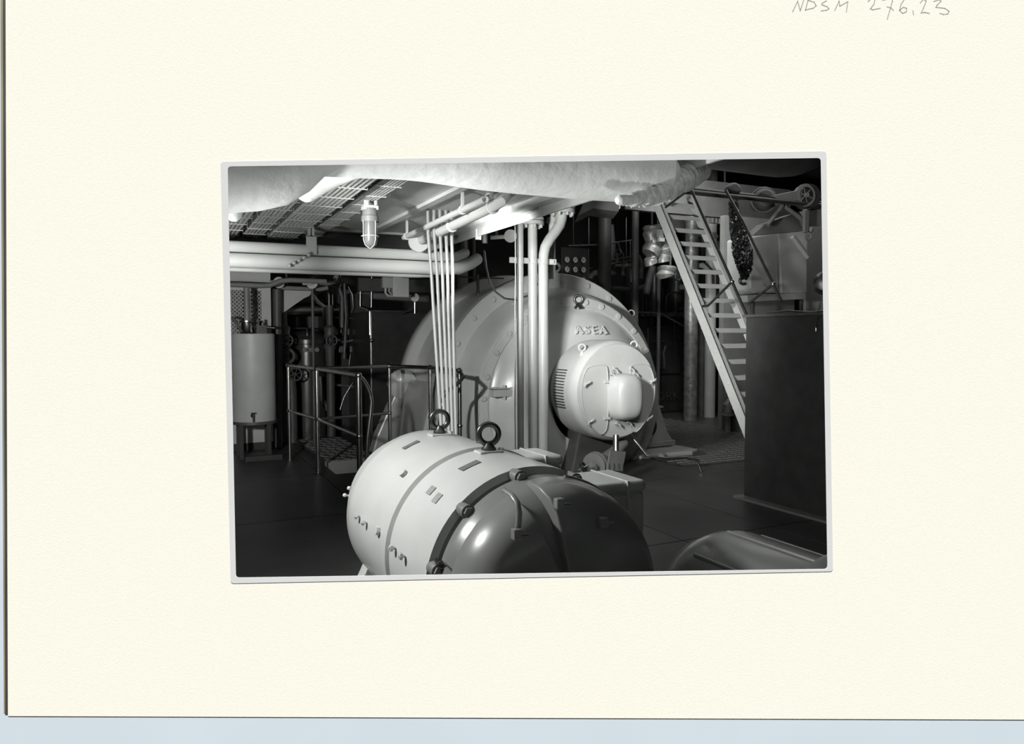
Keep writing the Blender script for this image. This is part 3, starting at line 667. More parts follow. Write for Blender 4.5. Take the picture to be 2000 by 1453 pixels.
MB().cbox((lx, ly, zt_ + .085), .10, .07, .03).cbox((lx + .05, ly + .02, DZ - .02), .16, .14, .04).cyl((lx - .02, ly, zt_ + .07), (lx - .02, ly, DZ - .02), .02, 10).cyl((lx + .04, ly, zt_ + .06), (lx + .04, ly, DZ - .02), .012, 10).build('bracket', M_WHITE, lamp, bevel=.004)

# twin pipes along the deck edge
def ypipe(pa, pb, z, r, nm, lab, m=M_WHITE, tail=None):
    a = at(*pa, Z=z); b = at(*pb, Z=z)
    o = MB().tube([a, b] + (tail or []), r, 18); return a, b
rk = thing('edge_pipe', 'slimmer upper white pipe running along the deck edge with clips', 'pipe', (1.9, 5, 2.3), 'white pipes along the deck edge')
ea, eb = at(948, 389, Z=2.315), at(789, 464, Z=2.315); ed = (ea - eb).normalized()
MB().tube([at(975, 368, Z=2.41), at(962, 374, Z=2.39), at(954, 383, Z=2.34), ea, eb], .021, 14).build('pipe', M_WHITE, rk)
for t_ in (.22, .95):
    c = ea.lerp(eb, t_); MB().torus(c, ed, .024, .007, 16, 6).box(c.x - .008, c.x + .008, c.y - .01, c.y + .01, 2.33, DZ).build('clip', M_WHITE, rk)
rk = thing('edge_pipe', 'thicker white pipe along the deck edge with bend and flange', 'pipe', (2.0, 5, 2.3), 'white pipes along the deck edge')
ea, eb = at(966, 402, Z=2.285), at(822, 470, Z=2.285); ed = (ea - eb).normalized()
MB().tube([at(1003, 369, Z=2.40), at(990, 381, Z=2.37), at(978, 394, Z=2.31), ea, eb], .034, 16).build('pipe', M_WHITE, rk)
MB().disc(eb + V((-.02, 0, -.01)), ed, .085, .02, 28).build('flange', M_WHITE, rk)
for t_ in (.02, .5):
    MB().torus(ea.lerp(eb, t_), ed, .037, .009, 18, 6).build('clip', M_WHITE, rk)
fb = thing('flat_bracket', 'white flat steel bar bracket hooked below the deck edge', 'bracket', (2.5, 4.4, 2.25))
ptsb = [at(1063, 395, X=2.46), at(1062, 408, X=2.46), at(1054, 411, X=2.46), at(966, 440, X=2.46)]
for i in range(3):
    a, b = ptsb[i], ptsb[i + 1]; d = (b - a); MB().cbox((a + b) / 2, .08, d.length + .01, .012, (V((1, 0, 0)), d.normalized(), V((1, 0, 0)).cross(d.normalized()))).build('bar', M_WHITE, fb, bevel=.003)
# small tag plate and hook under edge
o = MB().box(0, .05, -.006, .006, -.14, 0).build('hanging_tab', M_WHITE); o.location = at(933, 440, X=2.45) + V((-.02, 0, .02)); tag(o, 'white rounded tab hanging below the deck edge', 'tab')
hk = thing('hook', 'small white hook with black cable reel hanging from the deck edge', 'hook', at(947, 440, X=2.5))
p = at(947, 440, X=2.5)
MB().torus(p + V((0, 0, -.02)), RR.cross(Zv), .022, .006, 16, 6, 0.5, 5.2).build('ring', M_WHITE, hk)
MB().cyl(p + V((.0, 0, -.05)), p + V((0, 0, -.15)), .022, 12).build('plug', M_BLACKR, hk)
cb = MB().tube([at(946, 490, X=2.6), at(949, 520, X=2.7), at(956, 550, X=2.8), at(968, 570, X=2.95), at(985, 583, X=3.15), at(1008, 586, X=3.42), at(1030, 578, X=3.66), at(1060, 545, X=3.95)], .010, 8).build('hanging_cable', M_DSTEEL)
tag(cb, 'dark cable sagging in a curve before the generator top', 'cable')
for px_, Y_, r_, m_, lab in ((903, 9.2, .07, M_GREY, 'grey upright pipe behind the slim pipes, above the generator'), (923, 9.6, .045, M_DGREY, 'dark upright channel right of the grey upright pipe')):
    x = pxX(px_, Y_, 500); o = MB().cyl((x, Y_, 0), (x, Y_, ZT), r_, 16).build('upright_pipe', m_); tag(o, lab, 'pipe')
fg = thing('flanged_pipe', 'short white pipe stub with round bolted blank flange left of the standing pipes', 'pipe', at(996, 461, Y=7.0))
c = at(997, 461, Y=7.0); MB().disc(c, HD * -1, .068, .02, 28).build('flange', M_WHITE2, fg)
MB().cyl(at(958, 464, Y=7.1), c + HD * .03, .022, 14).build('pipe', M_WHITE2, fg)
for k in range(6): a = k * PI / 3; MB().hexa(c + (RR * math.cos(a) + Zv * math.sin(a)) * .047 - HD * .01, HD * -1, .009, .01).build('bolt', M_WHITE2, fg)

# overhead lagging
def lump(p, s): return p + V((random.uniform(-s, s), random.uniform(-s, s), random.uniform(-s, s)))
Yl = 2.98; random.seed(11)
lag = thing('lagged_pipe', 'thick white cloth-lagged pipe crossing the top of the view', 'lagged pipe', (1.4, Yl, 2.3), 'white lagging overhead')
n = 50; pts = []; rs = []
for k in range(n):
    t = k / (n - 1); x = -.9 + t * (2.33 + .9); pts.append(V((x, Yl + .02 * math.sin(t * 9), 2.290 + .006 * math.sin(t * 23)))); rs.append(.145 * (1 + .025 * math.sin(t * 31)))
rs[0] = rs[-1] = .09
MB().tube(pts, rs, 28).build('lagging', M_LAG, lag)
bl2 = thing('lagged_bend', 'bulky smooth white lagged bend hanging in the upper left corner', 'lagged pipe', (.35, 2.9, 2.1), 'white lagging overhead')
Yb_ = 2.9
ctr = [(420, 350, .17), (455, 352, .155), (500, 354, .145), (540, 350, .135), (575, 338, .115), (605, 318, .10), (640, 300, .10), (700, 285, .10)]
MB().tube([at(a, b - 18, Y=Yb_ + (c - .1)) for a, b, c in ctr], [c for a, b, c in ctr], 28).build('lagging', M_LAG, bl2)
MB().tube([at(600, 372, Y=3.25), at(622, 352, Y=3.22), at(650, 335, Y=3.2), at(690, 318, Y=3.1)], [.05, .062, .066, .066], 20).sphere(at(600, 372, Y=3.25), .05, 20).build('lagging', M_LAG, bl2)
MB().sphere(at(457, 415, Y=3.0), .032, 16, (1, 1, 1.1)).build('valve_end', M_LAG, bl2)
# frayed end at right
rg = thing('frayed_lagging', 'torn frayed bundle of white lagging at the right end overhead', 'lagging', at(1300, 370, Y=3.05), 'white lagging overhead')
cs = [(1208, 389, 9), (1232, 387, 12), (1256, 383, 15), (1280, 377, 17), (1302, 368, 19), (1322, 356, 20), (1342, 343, 20), (1358, 333, 18), (1372, 326, 14)]
for i in range(len(cs) - 1):
    (x0, y0, r0), (x1_, y1_, r1_) = cs[i], cs[i + 1]
    a, b = at(x0, y0 + 3, Y=2.80 + .03 * i), at(x1_, y1_ + 3, Y=2.83 + .03 * i); dpt = (a - CAM).length
    ra, rb = r0 * dpt / F, r1_ * dpt / F
    g_ = [a.lerp(b, t_) + V((0, 0, random.uniform(-.004, .004))) for t_ in (-.12, 0, .12, .25, .4, .55, .7, .85, 1.0, 1.06)]
    MB().tube(g_, [ra * .55, ra * .95, ra * 1.12, ra * 1.02, ra * 1.2, ra * 1.08, ra * 1.22, ra * 1.05, ra * .98, ra * .6], 18).build('wrap', M_RAG, rg)
mb = MB(); random.seed(5)
for k in range(26):
    i = random.randrange(len(cs)); x0, y0, r0 = cs[i]; p = at(x0 + random.uniform(-r0, r0) * .6, y0 + 3 + r0 * .75, Y=2.80 + .03 * i)
    mb.tube([p, p + V((random.uniform(-.02, .02), random.uniform(-.01, .01), -random.uniform(.005, .022)))], .0022, 5)
for k in range(14):
    p = at(1320 + random.uniform(-8, 8), 322 + random.uniform(-4, 12), Y=3.1); mb.sphere(p, random.uniform(.01, .018), 8)
mb.build('threads', M_RAG, rg, kind='stuff')

# ------------------------------------------------------------------ handrails and platform at left
pf = thing('grating_platform', 'raised chequered gangway platform with white front edge inside the railing', 'platform', (2.1, 9, 0))
M_CHEQ = mat('chequer_base', 0.07, 0.35, metal=0.2, noise=0.2, nscale=10)
MB().box(1.70, 2.32, 8.50, 10.6, .0, .05).build('deck_plate', M_CHEQ, pf)
cq = MB(); 
for i in range(6):
    for j in range(14):
        x = 1.77 + i * .1; y = 8.58 + j * .14; s_ = 1 if (i + j) % 2 else -1
        cq.cbox((x, y, .053), .10, .022, .010, (V((.7, .7 * s_, 0)), V((-.7 * s_, .7, 0)), Zv))
cq.build('tread_pattern', M_GREY, pf, kind='stuff')
MB().prism([(1.70, 8.50, .0), (1.70, 8.50, .055), (1.70, 8.40, .055), (1.70, 7.93, .0)], (.66, 0, 0)).build('white_edge', M_WHITE, pf)
RZ = 1.15
posts = dict(a=(1.40, 9.10), b=(1.53, 8.02), c=(1.60, 6.46), d=(2.41, 8.27), e=(2.69, 7.64), f=(2.70, 6.79))
rl = thing('handrail', 'polished steel tube railing with mid rail around the gangway at left', 'railing', (1.53, 8.02, 0))
for k, (x, y) in posts.items():
    p = MB().cyl((x, y, 0), (x, y, RZ), .021 if k != 'c' else .026, 14).build('post', M_STEEL, rl)
    MB().sphere((x, y, RZ), .032, 14).sphere((x, y, .60), .030, 12).build('ball_joint', M_STEEL, p)
    MB().disc((x, y, .01), Zv, .05, .02, 16).build('foot_flange', M_DSTEEL, p)
P_ = {k: V((x, y, RZ)) for k, (x, y) in posts.items()}; Q_ = {k: V((x, y, .60)) for k, (x, y) in posts.items()}
for seq in (('a', 'b'), ('b', 'c'), ('b', 'd'), ('d', 'e'), ('e', 'f')):
    MB().tube([P_[seq[0]], P_[seq[1]]], .021, 12).build('top_rail', M_STEEL, rl)
    if seq != ('e', 'f') and seq != ('d', 'e'): MB().tube([Q_[seq[0]], Q_[seq[1]]], .017, 12).build('mid_rail', M_STEEL, rl)
MB().tube([P_['c']] + [at(x, y, Y=6.46) for x, y in ((709, 741), (716, 752), (723, 768), (726, 784), (724, 810), (719, 850))] + [at(716, 900, Y=6.46)], .019, 12).build('stair_rail', M_STEEL, rl)
MB().tube([P_['f']] + [at(x, y, Y=6.6) for x, y in ((905, 736), (897, 746), (884, 757), (872, 764), (866, 776), (861, 800), (858, 850))] + [at(856, 900, Y=6.6)], .019, 12).build('stair_rail', M_DSTEEL, rl)

# ------------------------------------------------------------------ left: white tank, mesh locker, pipes
TX, TY = 1.045, 9.55; TR = .262
z0, z1 = .455, 1.535
tk = thing('cylindrical_tank', 'white upright cylindrical tank on legs at the left edge', 'tank', (TX, TY, 0))
MB().lathe((TX, TY, 0), Zv, [(TR - .01, z0 - .02), (TR, z0), (TR, z1 - .01), (TR - .008, z1), (0, z1)], 56).build('shell', M_WHITE2, tk)
MB().lathe((TX, TY, 0), Zv, [(TR + .012, z0 - .03), (TR + .012, z0 + .005), (0, z0 + .005)], 48).lathe((TX, TY, 0), Zv, [(0, z0 - .03), (TR + .012, z0 - .03)], 48).build('base_ring', M_DGREY, tk)
for dx_, dy_ in ((-.17, -.14), (.15, -.17), (-.17, .17), (.17, .17)): MB().box(TX + dx_ - .025, TX + dx_ + .025, TY + dy_ - .025, TY + dy_ + .025, 0, z0 - .02).build('leg', M_BLACKR, tk)
MB().box(TX - .15, TX + .28, TY - .36, TY - .30, .0, .06).build('base_bar', M_BLACKR, tk)
MB().lathe((TX - .06, TY - .02, z1), Zv, [(.10, 0), (.085, .02), (.075, .13), (.095, .14), (.095, .16), (0, .17)], 24).build('filler_neck', M_STEEL, tk)
tf = at(494, 812, Y=TY - TR)
MB().sphere(tf, .028, 10).cyl(tf, tf + V((0, -.06, 0)), .012, 8).cyl(tf + V((0, -.05, .03)), tf + V((0, -.05, -.07)), .010, 8).cyl(tf + V((-.03, -.05, .035)), tf + V((.03, -.05, .035)), .007, 8).build('tap', M_DSTEEL, tk)
MB().cbox((TX + .10, TY - .05, z1 + .05), .12, .09, .10).cbox((TX + .06, TY - .05, z1 + .13), .03, .03, .09).cyl((TX + .14, TY - .06, z1 + .08), (TX + .26, TY - .1, z1 + .07), .018, 10).torus((TX + .04, TY - .08, z1 + .1), (1, -1, .2), .035, .008, 14, 6).build('gauge_fitting', M_DSTEEL, tk)
MB().tube([(TX - .30, TY - .1, z1 + .20), (TX - .22, TY - .1, z1 + .18), (TX - .13, TY - .08, z1 + .02)], .018, 10).build('hose', M_DGREY, tk)
MB().tube([(TX - .06, TY - .02, z1 + .15), (TX - .06, TY - .02, 2.12)], .036, 14).build('riser', M_GREY, tk)
o = MB().tube([(-.2, TY - .05, 2.13), (.9, TY - .05, 2.13), (1.16, TY - .05, 2.125), (1.26, TY - .05, 2.135), (1.38, TY - .05, 2.19), (1.5, TY - .05, 2.205), (1.95, TY - .05, 2.20)], .032, 14).build('feed_pipe', M_GREY)
tag(o, 'grey pipe with a shallow step running above the white tank', 'pipe')
# white lockers behind the tank with wire mesh
lk = thing('mesh_locker', 'white steel locker with diamond wire mesh front behind the tank', 'locker', (.8, 10.2, 0))
lx0, lx1, ly_ = .1, 1.345, 10.1
MB().box(lx0, lx1, ly_ + .02, ly_ + .6, 0, .10).build('plinth', M_BLACKR, lk)
MB().box(lx1 - .12, lx1, ly_, ly_ + .05, .10, 2.34).box(lx0, lx1 - .12, ly_, ly_ + .05, 2.10, 2.34).box(lx0, lx1 - .12, ly_, ly_ + .05, .10, 1.2).box(lx1 - .02, lx1, ly_ + .05, ly_ + .6, .3, 2.34).build('frame', M_WHITE2, lk)
MB().box(lx0, lx1 - .02, ly_ + .45, ly_ + .5, 1.0, 2.2).build('back_panel', M_GREY, lk)
ms = MB(); sp = .05
zlo, zhi, xa, xb = 1.2, 2.10, lx0, lx1 - .12
k = -40
for k in range(-20, 32):
    for sgn in (1, -1):
        x0 = xa + k * sp; pts2 = []
        # line x = x0 + s*(z-zlo) or reversed
        for z_ in (zlo, zhi): pts2.append((x0 + (z_ - zlo) * sgn + (0 if sgn > 0 else (zhi - zlo)), z_))
        (xa_, za_), (xb_, zb_) = pts2
        def clipx(x, z, x2_, z2_, lim): t = (lim - x) / (x2_ - x); return lim, z + (z2_ - z) * t
        if max(xa_, xb_) < xa or min(xa_, xb_) > xb: continue
        if xa_ < xa: xa_, za_ = clipx(xa_, za_, xb_, zb_, xa)
        if xb_ < xa: xb_, zb_ = clipx(xb_, zb_, xa_, za_, xa)
        if xa_ > xb: xa_, za_ = clipx(xa_, za_, xb_, zb_, xb)
        if xb_ > xb: xb_, zb_ = clipx(xb_, zb_, xa_, za_, xb)
        ms.tube([(xa_, ly_ + .02, za_), (xb_, ly_ + .02, zb_)], .008, 4)
ms.build('wire_mesh', M_WHITE2, lk, kind='stuff')
for i, x in enumerate((.98, 1.07, 1.16)):
    MB().cyl((x, ly_ + .30, .3), (x, ly_ + .30, 2.2), .035, 12).build('inner_pipe', M_WHITE2, lk)
MB().tube([(.95, ly_ - .10, .3), (.95, ly_ - .10, .62)], .008, 6).build('drain_rod', M_DSTEEL, lk)

# flanged elbows, bracket plate, silver duct, pumps between tank and generator
YF = 10.0
for px_, py_, lab in ((545, 552, 'left round white blank flange on a pipe stub above the bracket plate'), (610, 553, 'right round white blank flange beside the curved pipe')):
    t = thing('blank_flange', lab, 'flange', at(px_, py_, Y=YF)); c = at(px_, py_, Y=YF)
    MB().disc(c, HD * -1, .075, .02, 28).build('disc', M_WHITE2, t); MB().cyl(c - RR * .12 - HD * .02, c - HD * .02, .03, 12).sphere(c - HD * .02, .03, 12).build('stub', M_WHITE2, t)
o = MB().tube([at(612, 551, Y=YF + .1), at(640, 553, Y=YF + .1), at(652, 550, Y=YF + .1), at(657, 540, Y=YF + .1), at(657, 530, Y=YF + .1)], .035, 14).build('curved_pipe', M_GREY); tag(o, 'pale curved pipe rising right of the round white flanges', 'pipe')
o = MB().tube([at(548, 562, Y=YF + .2), at(625, 565, Y=YF + .2), at(640, 562, Y=YF + .2)], .03, 14).build('long_pipe', M_GREY); tag(o, 'pale horizontal pipe just below the two round white flanges', 'pipe')
o = MB().prism([at(x, y, Y=YF + .3) for x, y in ((549, 567), (612, 567), (604, 578), (593, 583), (540, 620))], (0, .04, 0)).build('bracket_plate', M_WHITE2); tag(o, 'pale triangular bracket plate above the silvery duct', 'bracket')
o = MB().cyl(at(541, 565, Y=YF + .15), at(539, 640, Y=YF + .15) - V((0, 0, 1.6)), .06, 14).build('bracket_post', M_DGREY); tag(o, 'dark grey post along the left of the triangular bracket', 'post')
o = MB().tube([at(556, 605, Y=11.2), at(640, 604, Y=11.2), at(660, 604, Y=11.2)], .10, 24).build('silver_duct', M_STEEL); tag(o, 'shiny horizontal steel duct behind the triangular bracket', 'duct')
o = MB().box(1.55, 3.0, 12.6, 12.68, 0, 2.3).build('bulkhead_panel', M_WALLG); tag(o, 'grey riveted bulkhead panel behind the dark tank', 'panel')
rv = MB()
for k in range(7):
    for zz_ in (.0, .08): rv.sphere(at(563 + k * 11, 640 + 5 * (zz_ > 0), Y=12.58), .012, 6)
rv.build('rivets', M_GREY, o, kind='stuff')
ct = at(601, 700, Y=11.25)
dt = thing('dark_tank', 'black domed tank with three small round gauges behind the railing', 'tank', (ct.x, 11.25, 0))
MB().lathe((ct.x, 11.25, 0), Zv, [(.30, 0), (.30, 1.38), (.33, 1.39), (.33, 1.45), (.29, 1.50), (.20, 1.56), (.08, 1.59), (0, 1.595)], 40).build('shell', M_BLACK, dt)
for px_ in (595, 608, 619): 
    c = at(px_, 683, Y=10.90); MB().disc(c, (0, -1, 0), .034, .02, 20).build('gauge', M_DIAL if False else M_GREY, dt)
MB().tube([at(563, 641, Y=11.0), at(598, 641, Y=11.0), at(600, 645, Y=11.0), at(600, 655, Y=11.0)], .014, 8).cyl(at(600, 650, Y=11), at(600, 660, Y=11), .03, 10).build('top_pipe', M_BLACK, dt)
for px_, nm in ((556, 'left'), (645, 'right')):
    t = thing('valve_column', 'grey valve column with spoked hand wheel ' + ('left' if nm == 'left' else 'right') + ' of the black domed tank', 'valve', (at(px_, 700, Y=10.7).x, 10.7, 0), 'valve columns by the dark tank')
    x = at(px_, 700, Y=10.7).x
    zs = [0, .9, 1.3, 1.36, 1.42, 1.50, 1.55, 1.62, 1.66, 1.72, 1.95]; rs = [.06, .06, .07, .09, .06, .085, .075, .09, .05, .045, .045]
    MB().tube([(x, 10.7, z) for z in zs], rs, 18).build('body', M_DGREY if nm == 'right' else M_GREY, t)
    c = at(561 if nm == 'left' else 648, 665, Y=10.55)
    w2 = MB().torus(c, (0, -1, 0), .075, .012, 24, 8)
    for k in range(3): a = k * PI / 3; u = V((math.cos(a), 0, math.sin(a))) * .075; w2.cyl(c - u, c + u, .007, 6)
    w2.cyl(c, c + V((0, .15, 0)), .012, 8).build('hand_wheel', M_DGREY, t)
t = thing('valve_column', 'dark hand wheel on a pipe bend, lowest one, just left of the railing post', 'valve', (at(577, 731, Y=10.4).x, 10.4, 0), 'valve columns by the dark tank')
c = at(577, 731, Y=10.4); w2 = MB().torus(c, (0, -1, 0), .085, .013, 24, 8)
for k in range(3): a = k * PI / 3 + .3; u = V((math.cos(a), 0, math.sin(a))) * .085; w2.cyl(c - u, c + u, .007, 6)
w2.cyl(c, c + V((-.05, .2, 0)), .014, 8).build('hand_wheel', M_DGREY, t)
MB().tube([at(556, 700, Y=10.6), at(562, 712, Y=10.6), at(566, 730, Y=10.6), at(570, 760, Y=10.6), V((at(570, 760, Y=10.6).x, 10.6, 0))], .07, 16).torus(at(560, 695, Y=10.55), (0, -1, .3), .10, .025, 22, 8).build('pipe_bend', M_DGREY, t)

# black machinery left of the generator
gb = thing('gear_case', 'large black gear case with steel-edged top behind the generator drum', 'machine', (3.2, 11.0, 0))
a = at(722, 607, Y=9.9); b = at(812, 607, Y=9.9)
MB().box(a.x, b.x + .9, 9.9, 11.2, 0, a.z).build('casing', M_BLACK, gb, bevel=.02)
MB().box(a.x - .01, b.x + .9, 9.88, 9.90, a.z - .012, a.z + .008).cyl((a.x, 9.9, a.z - .33), (a.x, 9.9, a.z), .012, 8).build('steel_edging', M_STEEL, gb)
MB().sphere(at(725, 665, Y=9.85), .028, 10).build('knob', M_STEEL, gb)
bm_ = thing('black_machine', 'tall black turbine frame with bright pipes between railing and gear case', 'machine', (2.6, 11.6, 0))
a0_ = at(660, 600, Y=11.2); a1_ = at(722, 600, Y=11.2)
MB().box(a0_.x, a1_.x, 11.2, 12.4, 0, 2.15).build('frame', M_BLACKR, bm_)
MB().box(at(640, 600, Y=11.5).x, a0_.x, 11.5, 12.3, 1.3, 2.2).build('side_frame', M_BLACK, bm_, bevel=.02)
random.seed(9)
for (px_, y0_, y1_, r_, m_) in ((704, 550, 603, .008, M_STEEL), (726, 540, 600, .009, M_STEEL), (710, 617, 657, .008, M_STEEL), (689, 637, 675, .009, M_STEEL), (695, 637, 672, .006, M_STEEL), (702, 647, 668, .006, M_STEEL),
                              (665, 530, 600, .01, M_DSTEEL), (668, 590, 650, .008, M_DSTEEL), (650, 575, 622, .012, M_DSTEEL), (643, 575, 650, .02, M_DSTEEL), (658, 650, 720, .008, M_DSTEEL)):
    MB().cyl(at(px_, y0_, Y=11.1), at(px_ + random.uniform(-2, 1), y1_, Y=11.1), r_, 8).build('thin_pipe', m_, bm_)
for pts_ in ([(689, 675), (684, 695), (681, 720)], [(695, 672), (697, 680), (690, 695), (689, 715)], [(700, 680), (693, 695), (691, 715)], [(706, 690), (700, 702), (699, 715)], [(610, 575), (622, 590), (635, 600), (640, 625), (648, 650)], [(680, 560), (688, 575), (690, 600), (684, 615)]):
    MB().tube([at(x, y, Y=11.05) for x, y in pts_], .007 if pts_[0][0] > 650 else .03, 8).build('bent_pipe', M_DSTEEL, bm_)
# white switch boxes under the girder
jb = thing('switch_box', 'white switch box with rounded corner cover hanging under the dark girder', 'switch box', at(785, 560, Y=9.0))
x0, x1_ = at(768, 560, Y=9.0).x, at(799, 560, Y=9.0).x
MB().box(x0, x1_, 9.0, 9.12, at(780, 580, Y=9).z, at(780, 541, Y=9).z).build('case', M_WHITE, jb, bevel=.008)
x2_ = at(749, 560, Y=9.0).x
MB().box(x2_, x0, 9.02, 9.10, at(760, 562, Y=9).z, at(760, 541, Y=9).z).build('terminal_block', M_WHITE2, jb, bevel=.006)
MB().tube([at(753, 562, Y=9.03), at(753, 572, Y=9.03), at(758, 578, Y=9.03), at(767, 578, Y=9.03)], .014, 8).tube([at(760, 562, Y=9.03), at(760, 570, Y=9.03), at(765, 574, Y=9.03)], .010, 8).build('cable', M_WHITE2, jb)
MB().cyl(at(785, 541, Y=9.06), V((at(785, 541, Y=9.06).x, 9.06, ZT)), .012, 8).build('suspension_rod', M_DGREY, jb)
o = MB().tube([at(700, 576, Y=11.4), at(835, 584, Y=10.6)], .055, 14).build('pale_pipe', M_GREY); tag(o, 'pale horizontal pipe glimpsed behind the black machinery', 'pipe')
o = MB().box(at(700, 560, Y=11.0).x, at(880, 560, Y=11.0).x, 11.0, 11.1, at(780, 570, Y=11).z, at(780, 545, Y=11).z).build('cross_beam', M_DGREY); tag(o, 'dark grey cross beam behind the white switch box', 'beam')
t = thing('pressure_gauge', 'small dark dial gauge on a stem between switch box and generator', 'gauge', at(812, 605, Y=9.3))
MB().disc(at(811, 581, Y=9.3), HD * -1, .055, .04, 24).build('case', M_BLACK, t); MB().cyl(at(810, 590, Y=9.3), at(810, 612, Y=9.3), .010, 8).build('stem', M_STEEL, t)

# ------------------------------------------------------------------ back right: gauge board, engine, ladders
GY = 10.4
gp = thing('gauge_board', 'black instrument board with rows of round white dials behind the generator', 'gauge board', (at(1120, 520, Y=GY).x, GY, 0))
xa, xb = at(1096, 520, Y=GY).x, at(1149, 520, Y=GY).x
MB().box(xa, xb, GY, GY + .12, 0, at(1120, 484, Y=GY).z).build('board', M_BLACK, gp)
MB().box(xb - .012, xb + .01, GY - .01, GY + .01, 1.4, at(1120, 484, Y=GY).z).build('edge_strip', M_DGREY, gp)
g0 = None
random.seed(4)
for r_, py_ in enumerate((507, 526, 546)):
    for c_, px_ in enumerate((1107, 1123, 1139)):
        c = at(px_, py_ + (px_ - 1107) * .03, Y=GY - .01)
        g = MB().disc(c, (0, -1, 0), .048, .02, 28).build('dial', M_DIAL, gp)
        MB().lathe(c + V((0, -.012, 0)), (0, -1, 0), [(.045, -.01), (.056, -.01), (.056, .006), (.047, .006)], 28).build('bezel', M_BLACK, g)
        an = random.uniform(0, 6.28); u = V((math.cos(an), 0, math.sin(an)))
        MB().tube([c + V((0, -.012, 0)) - u * .015, c + V((0, -.012, 0)) + u * .038], .004, 6).build('needle', M_BLACK, g)
# hood plates above
o = MB().prism([at(1145, 385, Y=7.6), at(1212, 395, Y=7.6), at(1208, 413, Y=7.6), at(1158, 407, Y=7.6), at(1128, 422, Y=7.6)], (.25, .5, 0)).build('duct_hood', M_GREY); tag(o, 'grey angular sheet-metal hood above the gauge board', 'hood')
# the big dark diesel behind
YE = 11.4
eng = thing('diesel_engine', 'huge black engine block behind the generator with rails, pipes and cast letters', 'engine', (9, 12, 0))
ex0, ex1 = at(1236, 700, Y=YE).x, at(1470, 700, Y=YE).x
MB().box(ex0, ex1 + 1.0, YE, YE + 2, 0, 1.85).build('crankcase', M_BLACK, eng, bevel=.03)
for k in range(6):
    x = ex0 + .5 + k * .85; MB().box(x, x + .6, YE - .04, YE, .75, 1.7).build('crankcase_door', M_BLACK, eng, bevel=.03)
MB().box(ex0, ex1 + 1.0, YE - .25, YE + 1.5, 1.85, 1.93).build('gallery', M_DGREY, eng)
letters('STORK', (at(1303, 775, Y=YE).x - .15, YE - .012, at(1303, 775, Y=YE).z), .24, (1, 0, 0), (0, 0, 1), eng, mat('dull_letter', .06, .35), depth=.012, label='raised dull letters STORK', space=1.25)
for k in range(4):
    x = ex0 + .3 + k * .55; MB().lathe((x, YE + .5, 1.9), Zv, [(.2, 0), (.2, .5), (.15, .6), (.15, .9), (0, .95)], 20).build('cylinder_head', M_BLACK, eng)
for px_, pya, pyb, r_ in ((1262, 545, 640, .012), (1272, 560, 650, .01), (1255, 560, 590, .012), (1316, 625, 673, .012), (1326, 615, 668, .010), (1322, 571, 622, .011), (1215, 500, 590, .008), (1223, 425, 555, .008), (1231, 470, 520, .012), (1120, 415, 480, .008), (1150, 425, 480, .010), (1213, 560, 600, .01)):
    MB().cyl(at(px_, pya, Y=YE - .3), at(px_, pyb, Y=YE - .3), r_, 8).build('thin_pipe', M_DSTEEL, eng)
MB().tube([at(x, y, Y=YE - .3) for x, y in ((1320, 623), (1306, 623), (1301, 618), (1300, 600), (1301, 580), (1306, 573), (1320, 571), (1370, 574))], .013, 8).build('guard_rail', M_STEEL, eng)
MB().tube([at(x, y, Y=YE - .2) for x, y in ((1322, 603), (1345, 603), (1380, 604), (1420, 606))], .03, 12).build('oil_pipe', M_STEEL, eng)
# ladder-like rungs
for k in range(4): MB().cyl(at(1276, 640 + k * 26, Y=YE - .1), at(1298, 640 + k * 26, Y=YE - .1), .01, 8).build('rung', M_DGREY, eng)
# foil-lagged exhaust pipes above the engine
random.seed(21)
for i, (pp, r_, lab) in enumerate((([(1275, 440), (1272, 462), (1278, 478), (1268, 500)], .14, 'crumpled metal-lagged exhaust elbow above the black engine'), ([(1292, 478), (1298, 495), (1294, 515)], .12, 'short metal-lagged pipe right of the crumpled exhaust elbow'), ([(1270, 500), (1272, 520)], .10, 'small lagged pipe end below the crumpled exhaust elbow'), ([(1304, 520), (1300, 545)], .15, 'bulging foil-wrapped joint beside the ladder stringer'))):
    base = [at(x, y, Y=9.6) for x, y in pp]; fine = []; rr = []
    for q in range(len(base) - 1):
        for s_ in range(6):
            t_ = s_ / 6; fine.append(base[q].lerp(base[q + 1], t_) + V((random.uniform(-.012, .012), 0, 0))); rr.append(r_ * random.uniform(.85, 1.12))
    o = MB().tube(fine, rr, 22).build('lagged_exhaust', M_FOIL); tag(o, lab, 'pipe', 'metal-lagged exhaust pipes')
t = thing('valve', 'white framed valve between the lagged exhaust and the ladder', 'valve', at(1291, 460, Y=9.4))
MB().box(*sum([[at(1287, 470, Y=9.4).x, at(1296, 450, Y=9.4).x], [9.4, 9.46], [at(1290, 463, Y=9.4).z, at(1290, 448, Y=9.4).z]], [])).build('yoke', M_WHITE2, t)
MB().cbox(at(1291, 468, Y=9.4), .10, .06, .06).cbox(at(1291, 455, Y=9.38), .03, .04, .05).build('body', M_WHITE2, t)
o = MB().torus(at(1324, 540, Y=9.5), (0.3, -1, 0), .07, .012, 24, 8); o.cyl(at(1319, 540, Y=9.5), at(1330, 540, Y=9.5), .008, 6).cyl(at(1324, 532, Y=9.5), at(1324, 548, Y=9.5), .008, 6); o = o.build('hand_wheel', M_DSTEEL); tag(o, 'dark spoked hand wheel beside the ladder stringer', 'hand wheel')
